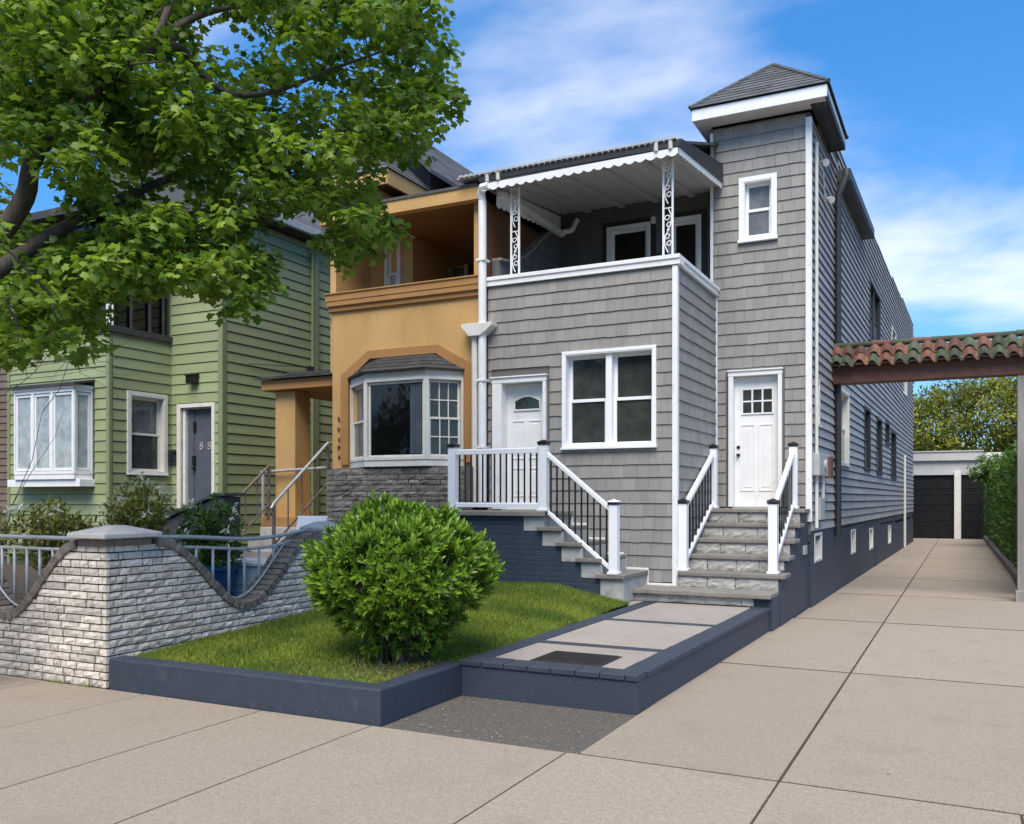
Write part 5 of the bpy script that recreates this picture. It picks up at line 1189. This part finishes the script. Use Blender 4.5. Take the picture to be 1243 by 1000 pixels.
def ring_leaves(c, rad, n, up=.4, squash=.8, inner=.55):
    d = unit(n); rr = np.random.uniform(inner, 1, n) ** .6
    P = np.array(c) + d * np.array([rad, rad, rad * squash]) * rr[:, None]
    return P, d
def shrub(name, lab, c, rad, h, n, mat, flowers=0, size=(.06, .1)):
    t = thing(name, lab, 'shrub', (c[0], c[1], .3))
    mb = MB()
    for i in range(9):
        a = random.uniform(0, 6.28); e = Vector(c) + Vector((math.cos(a) * rad * .7, math.sin(a) * rad * .7, random.uniform(-.2, .8) * h)); b0 = Vector((c[0] + random.uniform(-.06, .06), c[1] + random.uniform(-.06, .06), .28))
        mb.tube([b0, b0.lerp(e, .5) + Vector((0, 0, .08)), e], [.012, .009, .004], 5)
    mb.build('stems', 'twig', t)
    k = n // 9; cs = np.array(c) + unit(k) * np.array([rad, rad, h]) * np.random.uniform(.3, 1, (k, 1))
    P = np.repeat(cs, 9, 0) + np.random.normal(0, .03, (k * 9, 3)); T = unit(k * 9) + np.array([0, 0, .5]); Nn = unit(k * 9) * .8 + np.array([0, 0, 1.])
    scatter('foliage', mat, P, T, Nn, np.random.uniform(*size, len(P)), *OVAL, parent=t)
    if flowers:
        d = unit(flowers); d[:, 2] = np.abs(d[:, 2]); fc = np.array(c) + d * np.array([rad, rad, h]) * 1.06
        P = np.repeat(fc, 8, 0) + np.random.normal(0, .02, (flowers * 8, 3)); scatter('blossom', L_PETAL, P, unit(len(P)), unit(len(P)) + np.array([0, -.5, .6]), np.random.uniform(.05, .09, len(P)), *OVAL, parent=t)
    return t
shrub('flowering_shrub', 'bronze green shrub with cream blossom behind the wall, in front of the bow window', (-9.4, 6.85, 1.22), .48, .40, 1700, L_SHRUB, 8)
shrub('flowering_shrub', 'bronze green shrub behind the wall at the left edge of the photo', (-10.4, 6.6, 1.15), .45, .45, 1500, L_SHRUB, 6)
shrub('flowering_shrub', 'shrub full of cream blossom rising behind the pier cap', (-8.75, 7.55, 1.40), .42, .5, 1600, L_SHRUB, 26)
shrub('flowering_shrub', 'fresh green shrub with a few white flowers growing over the blue tub', (-8.38, 8.3, 1.12), .40, .56, 2300, L_SHRUB2, 12)
# bare twiggy shrub at the far left
t = thing('bare_shrub', 'leafless twiggy shrub in front of the bow window', 'shrub', (-11.25, 7.6, .3))
mb = MB()
def twig(p, d, L, r, dep):
    pts = [p]; q = Vector(p)
    for i in range(4):
        d = (d + Vector((random.gauss(0, .18), random.gauss(0, .18), random.gauss(0.02, .14)))).normalized(); q = q + d * L / 4; pts.append(q.copy())
        if dep > 0 and random.random() < .8: twig(q.copy(), (d + Vector((random.gauss(0, .7), random.gauss(0, .7), random.gauss(0, .6)))).normalized(), L * .6, r * .6, dep - 1)
    mb.tube(pts, [.6 * r * (1 - .16 * i) for i in range(5)], 5)
for i in range(2): twig(Vector((-11.25 + random.uniform(-.1, .1), 7.6, .3)), Vector((random.uniform(-.3, .15), random.uniform(-.2, .3), 1)).normalized(), 2.6, .015, 1)
for i in range(4): twig(Vector((-11.3, 7.6, 3.05 + .13 * i)), Vector((1, .3, .05)).normalized(), 1.35, .010, 1)
mb.build('twigs', 'twig', t)

# ================================================================== ROUND BUSH
B = thing('round_bush', 'large rounded glossy green bush growing in the lawn corner', 'bush', (-4.33, 6.42, .25))
bc = np.array([-4.37, 6.52, .94]); br3 = np.array([.76, .76, .61])
mb = MB()
for i in range(26):
    d = Vector(unit(1)[0]); d.z = abs(d.z) * .9 + .1
    e = Vector(bc) + Vector((d.x * .72, d.y * .72, d.z * .45)); b0 = Vector((-4.30 + random.uniform(-.13, .13), 6.38 + random.uniform(-.13, .13), .2))
    mid = b0.lerp(e, .45) + Vector((random.gauss(0, .05), random.gauss(0, .05), .02)); mb.tube([b0, mid, e], [.024, .016, .005], 6)
mb.build('stems', 'bark', B)
k = 2900; d = unit(k)
lump = np.array([1 + .17 * mnoise.noise(Vector(v) * 2.3) + .09 * mnoise.noise(Vector(v) * 6) for v in d])
depth = np.where(np.random.random(k) < .62, np.random.uniform(.9, 1.03, k), np.random.uniform(.55, .92, k))
C = bc + d * br3 * (lump * depth)[:, None]; C[:, 2] += np.random.normal(0, .015, k)
rad_ = np.hypot(C[:, 0] + 4.35, C[:, 1] - 6.48); keep = (C[:, 2] > .34) & (C[:, 2] > .33 + 1.15 * np.maximum(0, rad_ - .27)); keep &= (C[:, 2] > .72) | (np.random.random(k) < .35 + .6 * np.clip((C[:, 2] - .35) / .4, 0, 1)); C, d, depth = C[keep], d[keep], depth[keep]; k = len(C)
ax = d + np.random.normal(0, .28, (k, 3)) + np.array([0, 0, .45]); ax /= np.linalg.norm(ax, axis=1, keepdims=True)
m = 13; axr = np.repeat(ax, m, 0); P = np.repeat(C, m, 0)
side = unit(k * m); side -= axr * np.sum(side * axr, 1, keepdims=True); side /= np.linalg.norm(side, axis=1, keepdims=True)
spread = np.tile(np.linspace(.25, 1.5, m), k)[:, None]
T = axr + side * spread; Nn = axr - side * (1 / (spread + .3)) * .6 + np.random.normal(0, .1, (k * m, 3))
tone = np.clip(np.tile(np.linspace(1, .25, m), k) * .6 + np.repeat(np.random.uniform(-.1, .3, k), m), 0, 1)
scatter('foliage', L_BUSH, P + axr * np.tile(np.linspace(.03, -.03, m), k)[:, None], T, Nn, np.random.uniform(.055, .10, k * m), *LANCE, parent=B, tone=tone)
# fallen leaves under it
n = 220; px_ = np.random.normal(-4.45, .45, n); py_ = np.random.normal(6.25, .4, n)
px_ = np.clip(px_, -6.4, -4.0); py_ = np.clip(py_, 5.62, 8)
scatter('fallen_leaves', leaf_mat('dry_leaf', (.09, .05, .02), (.25, .17, .07), .7, .1), np.stack([px_, py_, np.array([lawn_z(a, b) + .012 for a, b in zip(px_, py_)])], 1), unit(n) * np.array([1, 1, .2]), unit(n) * .4 + np.array([0, 0, 1]), np.random.uniform(.03, .06, n), *OVAL, kind='stuff')

# ================================================================== DRIVEWAY ARCH
AR = thing('driveway_arch', 'timber beam arch over the driveway roofed with red and green clay tiles', 'arch', (-.6, 16.5, 0))
mb = MB(); mb.box(WF, -2.06, 1.3, 16.42, 16.72, 3.63, 3.92); mb.build('beam', 'beam', AR, bevel=.012)
mb = MB(); mb.box(WF, -2.06, 1.3, 16.36, 16.78, 3.925, 3.955); mb.build('batten', 'beam', AR, bevel=.006)
mb = MB(); mb.box(WF, .74, .9, 16.45, 16.62, -.02, 3.628); mb.build('post', 'post', AR, bevel=.008)
mb = MB(); mb.box(WF, .71, .93, 16.42, 16.655, -.02, .18); mb.build('post_base', 'post', AR, bevel=.012)
mb = MB(); mb.box(WF, .905, 1.02, 16.47, 16.6, .0, 3.628); mb.build('brown_post', 'beam', AR, bevel=.008)
def tile_mat(name, a, b): return M(name, a, b, 9, .75, .4, 60, .5, dirt=(.08, .078, .045), dirt_scale=8, dirt_lo=.52, dirt_hi=.74)
TRD, TGN = tile_mat('red_clay_tile', (.17, .066, .038), (.095, .045, .03)), tile_mat('green_clay_tile', (.066, .08, .043), (.04, .05, .028))
tr_, tg_ = MB(), MB()
def barrel(x, y, z, w, L, slope, rough):
    m_ = tr_ if random.random() < .5 else tg_; vs = []; n_ = 10; dz = math.sin(slope); dy = math.cos(slope); tilt = random.gauss(0, .03 + rough * .10); yaw = random.gauss(0, .02 + rough * .12)
    for s_ in (0, 1):
        for lay in (0, 1):
            for i in range(n_ + 1):
                a = -1.05 * math.pi / 1 * (i / n_) * 1.0
                # an S: a high roll and a shallow pan
                f = i / n_; xx = (f - .5) * w * 1.12
                zz = (.085 * max(0, math.sin(math.pi * min(1, max(0, (f - .06) / .66)))) ** .7 - .02 * math.sin(math.pi * max(0, (f - .72) / .28))) - .02 - lay * .016
                k2 = 1 - .08 * s_
                vs.append(Vector((x + xx * k2 + yaw * L * (s_ - .5), y + L * dy * s_, z + zz * (1 - .35 * s_) + L * dz * s_ + tilt * xx)))
    W_ = n_ + 1; fs = []
    for i in range(n_):
        fs += [(i, i + 1, 2 * W_ + i + 1, 2 * W_ + i), (W_ + i, W_ + i + 1, 3 * W_ + i + 1, 3 * W_ + i), (i, i + 1, W_ + i + 1, W_ + i)]
    m_.mesh(vs, fs, random.random())
x = -2.0; i = 0
while x < 1.25:
    r = max(0, (-1.25 - x) / .7)
    for row in range(2): barrel(x + random.gauss(0, .006 + .02 * r), 16.22 + row * .125 - (.02 * r), 3.925 + row * .172 + random.gauss(0, .004 + .02 * r), .215, .215, .78, r)
    for row in range(2): barrel(x, 16.98 - row * .125, 3.925 + row * .172, .215, -.215, -.78, r)
    x += .208
x = -2.06
while x < 1.25:
    m_ = tr_ if random.random() < .5 else tg_; m_.tube([(x, 16.6, 4.30 + random.gauss(0, .006)), (x + .36, 16.6, 4.305)], [.058, .048], 12, random.random()); x += .31
tr_.build('red_tiles', TRD, AR, smooth=False); tg_.build('green_tiles', TGN, AR, smooth=False)
mb = MB(); mb.prism(WF, [(16.25, 3.93), (16.95, 3.93), (16.6, 4.22)], -2.04, 1.28, 'u'); mb.build('tile_bed', 'mortar', AR)

# ================================================================== GARAGE, HEDGE, BACK TREES
GA = thing('garage', 'low pale garage with two black panelled doors at the end of the driveway', 'garage', (0, 41, 0))
FGA = front(41.0)
mb = MB(); core(mb, FGA, -6, 5, -.05, 3.5, [(-2.95, -.42, -.06, 2.62), (-.16, 2.3, -.06, 2.62)], .3); mb.box(WF, -6, 5, 41.3, 47, 0, 3.45); mb.build('garage_wall', 'garage_wall', GA)
mb = MB(); mb.box(FGA, -6.2, .62, -.3, .14, 3.2, 3.55); mb.box(FGA, -6.2, .66, -.3, .18, 3.551, 3.60); mb.build('fascia', 'garage_wall', GA, bevel=.01)
mb = MB(); mb.box(FGA, .7, 5.2, -.3, .10, 3.16, 3.5); mb.build('fascia', 'white_old', GA, bevel=.01)
mb = MB(); mb.box(FGA, -.41, -.17, .0, .08, 0, 2.75); mb.build('pier', 'white_old', GA, bevel=.01)
for u0, u1 in ((-2.95, -.42), (-.16, 2.3)):
    mb = MB(); mb.box(FGA, u0, u1, -.2, -.12, 0, 2.62)
    for j in range(4):
        z0_ = .04 + j * .645; mb.box(FGA, u0 + .01, u1 - .01, -.121, -.10, z0_, z0_ + .63)
        for i in range(4):
            a = u0 + .06 + i * (u1 - u0 - .06) / 4; b = a + (u1 - u0 - .06) / 4 - .07
            for p, q, r_, s_ in ((a, b, z0_ + .09, z0_ + .12), (a, b, z0_ + .5, z0_ + .53), (a, a + .03, z0_ + .12, z0_ + .5), (b - .03, b, z0_ + .12, z0_ + .5)): mb.box(FGA, p, q, -.102, -.085, r_, s_)
    mb.build('garage_door', 'garage', GA, bevel=.004)
HK = thing('hedge_kerb', 'mossy concrete kerb along the foot of the hedge', 'kerb', (.95, 28, 0))
mb = MB(); mb.prism(WF, [(.93, 16.8), (1.05, 16.8), (.76, 40.8), (.64, 40.8)], -.1, .16, 'z'); mb.build('kerb_stone', 'coping', HK, bevel=.015)
mb = MB(); mb.prism(WF, [(1.04, 16.8), (3.5, 16.8), (3.5, 40.8), (.75, 40.8)], -.1, .10, 'z'); struct(mb.build('hedge_bed', 'earth'))
H = thing('hedge', 'tall clipped dark green hedge lining the driveway', 'hedge', (1.6, 28, .1))
mb = MB()
for y in np.arange(17.8, 40, .75): mb.tube([(1.55, y, .05), (1.55 + random.gauss(0, .05), y, 2.3)], [.04, .015], 6)
mb.build('trunk', 'bark', H)
n = 26000; hy = 17.3 + 23.0 * np.random.random(n) ** 1.25; f = np.random.random(n); tall = 2.55 + .12 * np.sin(hy * 4.2) + .1 * np.sin(hy * 1.3)
hz = .12 + f * (tall - .12); top_m = np.random.random(n) < .22; hz = np.where(top_m, tall - np.random.exponential(.06, n) + .04, hz)
bulge = .07 * np.sin(hy * 8.4 + .6 * np.sin(hz * 5)) + .05 * np.sin(hy * 17)
hx = np.where(top_m, np.random.uniform(1.0, 2.1, n), 1.08 - bulge + np.random.exponential(.09, n) + .10 * (hz < .4))
hx = hx - .05 - .0121 * (hy - 16.8); P = np.stack([hx, hy, hz], 1); T = np.stack([np.random.normal(-.55, .4, n), np.random.normal(-.1, .4, n), np.random.normal(.75, .45, n)], 1)
scatter('foliage', L_HEDGE, P, T, np.stack([np.random.normal(-1, .5, n), np.random.normal(-.4, .5, n), np.random.normal(.6, .5, n)], 1), np.random.uniform(.09, .17, n), *CARD, parent=H, tone=np.clip(.2 + .75 * (hx + .0121 * (hy - 16.8) < 1.1) * np.random.random(n) + .3 * top_m, 0, 1))
SH = thing('overhanging_shrub', 'yellowish green shrub leaning over the driveway from the far end of the hedge', 'shrub', (1.2, 34.5, .1))
mb = MB(); mb.tube([(1.5, 34.5, .05), (1.3, 34.3, 1.4), (.95, 34.2, 2.2)], [.05, .04, .02], 6); mb.build('stems', 'bark', SH)
k = 260; cs = np.array([.95, 34.2, 2.55]) + unit(k) * np.array([.85, .8, .55]) * np.random.uniform(.4, 1, (k, 1)); P = np.repeat(cs, 8, 0) + np.random.normal(0, .06, (k * 8, 3))
scatter('foliage', L_SHRUB2, P, unit(len(P)) + np.array([-.2, 0, .3]), unit(len(P)) * .6 + np.array([0, -.4, 1]), np.random.uniform(.1, .18, len(P)), *OVAL, parent=SH)
def back_tree(lab, x, y, zc, rx, rz, n, mat, dens=1.0):
    t = thing('broadleaf_tree', lab, 'tree', (x, y, -.1), 'trees behind the garage')
    mb = MB(); mb.tube([(x, y, -.1), (x + .1, y, zc * .4), (x, y + .1, zc)], [.28, .2, .08], 8)
    for i in range(9):
        e = Vector((x, y, zc)) + Vector(unit(1)[0]) * rx * .7; mb.tube([(x, y, zc * .5), Vector((x, y, zc * .5)).lerp(e, .5) + Vector((0, 0, .3)), e], [.09, .06, .02], 6)
    mb.build('trunk', 'bark', t)
    k = n // 40; d = unit(k); lum = np.array([1 + .34 * mnoise.noise(Vector(v) * 1.9 + Vector((x, 0, 0))) for v in d])
    cs = np.array([x, y, zc]) + d * np.array([rx, rx, rz]) * (lum * np.random.uniform(.5, 1.02, k) ** .6)[:, None]
    P = np.repeat(cs, 40, 0) + np.random.normal(0, .26, (k * 40, 3)); T = unit(len(P)) + np.array([0, 0, .1]); Nn = unit(len(P)) * .7 + np.repeat(d, 40, 0) * .5 + np.array([0, 0, .7])
    tn = np.clip(np.repeat(np.random.uniform(.05, .75, k), 40) + np.random.normal(0, .18, len(P)), 0, 1)
    scatter('crown', mat, P, T, Nn, np.random.uniform(.16, .30, len(P)), *CARD, parent=t, tone=tn)
back_tree('broad olive yellow tree rising behind the garage roof', .4, 54, 5.3, 4.1, 2.7, 26000, L_OLIVE)
back_tree('darker green tree behind the garage, further right than the olive one', 5.2, 56, 5.0, 3.2, 2.3, 9000, L_SHRUB2)
back_tree('olive tree half hidden behind the rear corner of the grey house', -6.5, 56, 4.8, 3.6, 2.3, 9000, L_OLIVE)

# ================================================================== MAPLE IN THE FOREGROUND
CL = np.array([[float(q) / 100 for q in s.split(',')[:3]] + [float(s.split(',')[3])] for s in CLUMPS.split()])
MP = thing('maple_tree', 'street maple leaning over the pavement with fresh green leaves filling the upper left', 'tree', (-7.75, 4.35, 0))
limbs = [([(-7.75, 4.35, -.1), (-7.72, 4.38, 1.6), (-7.62, 4.42, 2.9), (-7.5, 4.5, 3.35)], [.25, .21, .19, .18]),
         ([(-7.55, 4.46, 3.2), (-7.09, 4.72, 3.54), (-6.91, 5.03, 3.86), (-6.68, 5.59, 4.32), (-6.3, 6.2, 4.75), (-5.9, 6.9, 5.1)], [.12, .095, .08, .06, .04, .02]),
         ([(-7.5, 4.5, 3.3), (-7.15, 4.70, 3.75), (-6.91, 4.81, 4.12), (-6.69, 4.75, 4.4), (-6.4, 5.0, 4.95), (-6.12, 5.38, 5.42), (-6.0, 5.6, 6.1), (-5.8, 5.9, 7.0)], [.14, .12, .11, .09, .07, .055, .04, .02]),
         ([(-6.12, 5.38, 5.42), (-6.16, 5.7, 5.6), (-6.16, 5.86, 5.57), (-6.04, 6.14, 5.36), (-5.78, 6.49, 5.44), (-5.55, 7.06, 5.84), (-5.16, 7.48, 6.14)], [.055, .05, .045, .04, .034, .025, .014]),
         ([(-6.1, 5.4, 5.5), (-5.95, 5.9, 5.95), (-5.6, 6.5, 6.25), (-5.3, 6.9, 6.3)], [.05, .04, .03, .015]),
         ([(-7.6, 4.45, 3.2), (-7.9, 4.2, 4.2), (-8.3, 3.9, 5.6), (-8.6, 3.7, 7.2)], [.15, .12, .08, .03]),
         ([(-7.6, 4.45, 3.3), (-7.5, 4.0, 4.4), (-7.2, 3.2, 5.8), (-6.9, 2.6, 7.0)], [.12, .1, .07, .03]),
         ([(-7.65, 4.5, 3.4), (-8.3, 5.0, 4.4), (-9.2, 5.6, 5.4), (-10, 6.0, 6.2)], [.12, .09, .06, .03])]
limbs = [limbs[0]] + [(a, [r * .72 for r in b]) for a, b in limbs[1:]]
mb = MB(); LP = []
def smooth_pts(pts, rs, m_=4):
    o, r_ = [], []
    for i in range(len(pts) - 1):
        p0, p1, p2, p3 = (Vector(pts[max(i - 1, 0)]), Vector(pts[i]), Vector(pts[i + 1]), Vector(pts[min(i + 2, len(pts) - 1)]))
        for j in range(m_):
            t = j / m_; o.append(.5 * ((2 * p1) + (p2 - p0) * t + (2 * p0 - 5 * p1 + 4 * p2 - p3) * t * t + (3 * p1 - p0 - 3 * p2 + p3) * t ** 3)); r_.append(rs[i] + (rs[i + 1] - rs[i]) * t)
    return o + [Vector(pts[-1])], r_ + [rs[-1]]
for pts, rs in limbs:
    o_, r_ = smooth_pts(pts, rs); mb.tube(o_, r_, 10); LP += [(p, q) for p, q in zip(o_, r_) if p.z > 3.3]
mb.build('trunk', 'bark', MP, smooth=True)
mb = MB()
nodes = [p for p, _ in LP]
order = sorted(range(len(CL)), key=lambda i: min((Vector(CL[i][:3]) - p).length for p in nodes))
for i in order:
    c = Vector(CL[i][:3]); best = min(nodes, key=lambda p: (p - c).length + (.5 if p.z > c.z + .6 else 0)); L = (c - best).length
    mid = best.lerp(c, .5) + Vector((random.gauss(0, .06), random.gauss(0, .06), .10 * L)) ; r0 = min(.022, .006 + .010 * L)
    mb.tube([best, mid, c], [r0, r0 * .7, .004], 5); nodes.append(c); nodes.append(mid)
mb.build('branch', 'bark', MP)
Ps, Ts, Ns, Ss, Tn = [], [], [], [], []
for (x, y, z, big) in CL:
    n = 64 if not big else 40; rad = .22 if not big else .5
    d = unit(n); d[:, 2] *= .62
    P = np.array([x, y, z]) + d * rad * np.random.uniform(.25, 1.15, (n, 1))
    out = d.copy(); out[:, 2] -= .35
    Ps.append(P); Ts.append(out + np.random.normal(0, .45, (n, 3))); Ns.append(np.random.normal(0, .42, (n, 3)) + np.array([0, 0, 1]) + d * .4)
    Ss.append(np.random.uniform(.06, .098, n) * (1 if not big else 1.6)); Tn.append(np.clip(np.random.uniform(.1, .7) + np.random.normal(0, .2, n), 0, 1))
scatter('crown', L_MAPLE, np.concatenate(Ps), np.concatenate(Ts), np.concatenate(Ns), np.concatenate(Ss), MAPLE_V, MAPLE_F, parent=MP, tone=np.concatenate(Tn))

# leafy trees across the street, seen only in the window glass
n = 7000; X = np.random.uniform(-45, 30, n); k_ = np.array([mnoise.noise(Vector((x * .16, 0, 2))) for x in X])
Z = np.random.random(n) ** .8 * (7.5 + 5 * k_); P = np.stack([X, -24 + np.random.normal(0, 1.6, n), Z], 1)
scatter('distant_treeline', L_SHRUB2, P, unit(n), unit(n) + np.array([0, .6, .4]), np.random.uniform(.9, 1.7, n), *CARD, kind='stuff')

n = 420; wx = np.random.uniform(-9.2, -6.7, n)
wz = np.zeros(n); Pw = np.stack([wx, 5.375 - np.abs(np.random.normal(0, .012, n)), wz], 1)
kp = np.array([mnoise.noise(Vector((a * 3.1, 0, 9))) > .05 for a in wx]); Pw = Pw[kp]; n = len(Pw)
scatter('weeds', L_GRASS, Pw, np.stack([np.random.normal(0, .6, n), np.random.normal(-.3, .4, n), np.ones(n)], 1), unit(n), np.random.uniform(.02, .05, n), *BLADE, kind='stuff')

n = 150; lx = np.where(np.random.random(n) < .6, np.random.uniform(-3.75, -2.3, n), np.random.uniform(-6.6, .6, n)); ly = np.where(lx > -3.75, 5.5 + np.random.random(n) ** 1.6 * 1.0, 5.37 - np.abs(np.random.normal(0, .12, n)))
ly = np.where(lx > -2.3, np.random.uniform(4.6, 12, n), ly)
scatter('leaf_litter', leaf_mat('pale_litter', (.12, .08, .04), (.5, .44, .34), .8, .1), np.stack([lx, ly, np.full(n, .006)], 1), unit(n) * np.array([1, 1, .1]), unit(n) * .3 + np.array([0, 0, 1]), np.random.uniform(.012, .032, n), *OVAL, kind='stuff')
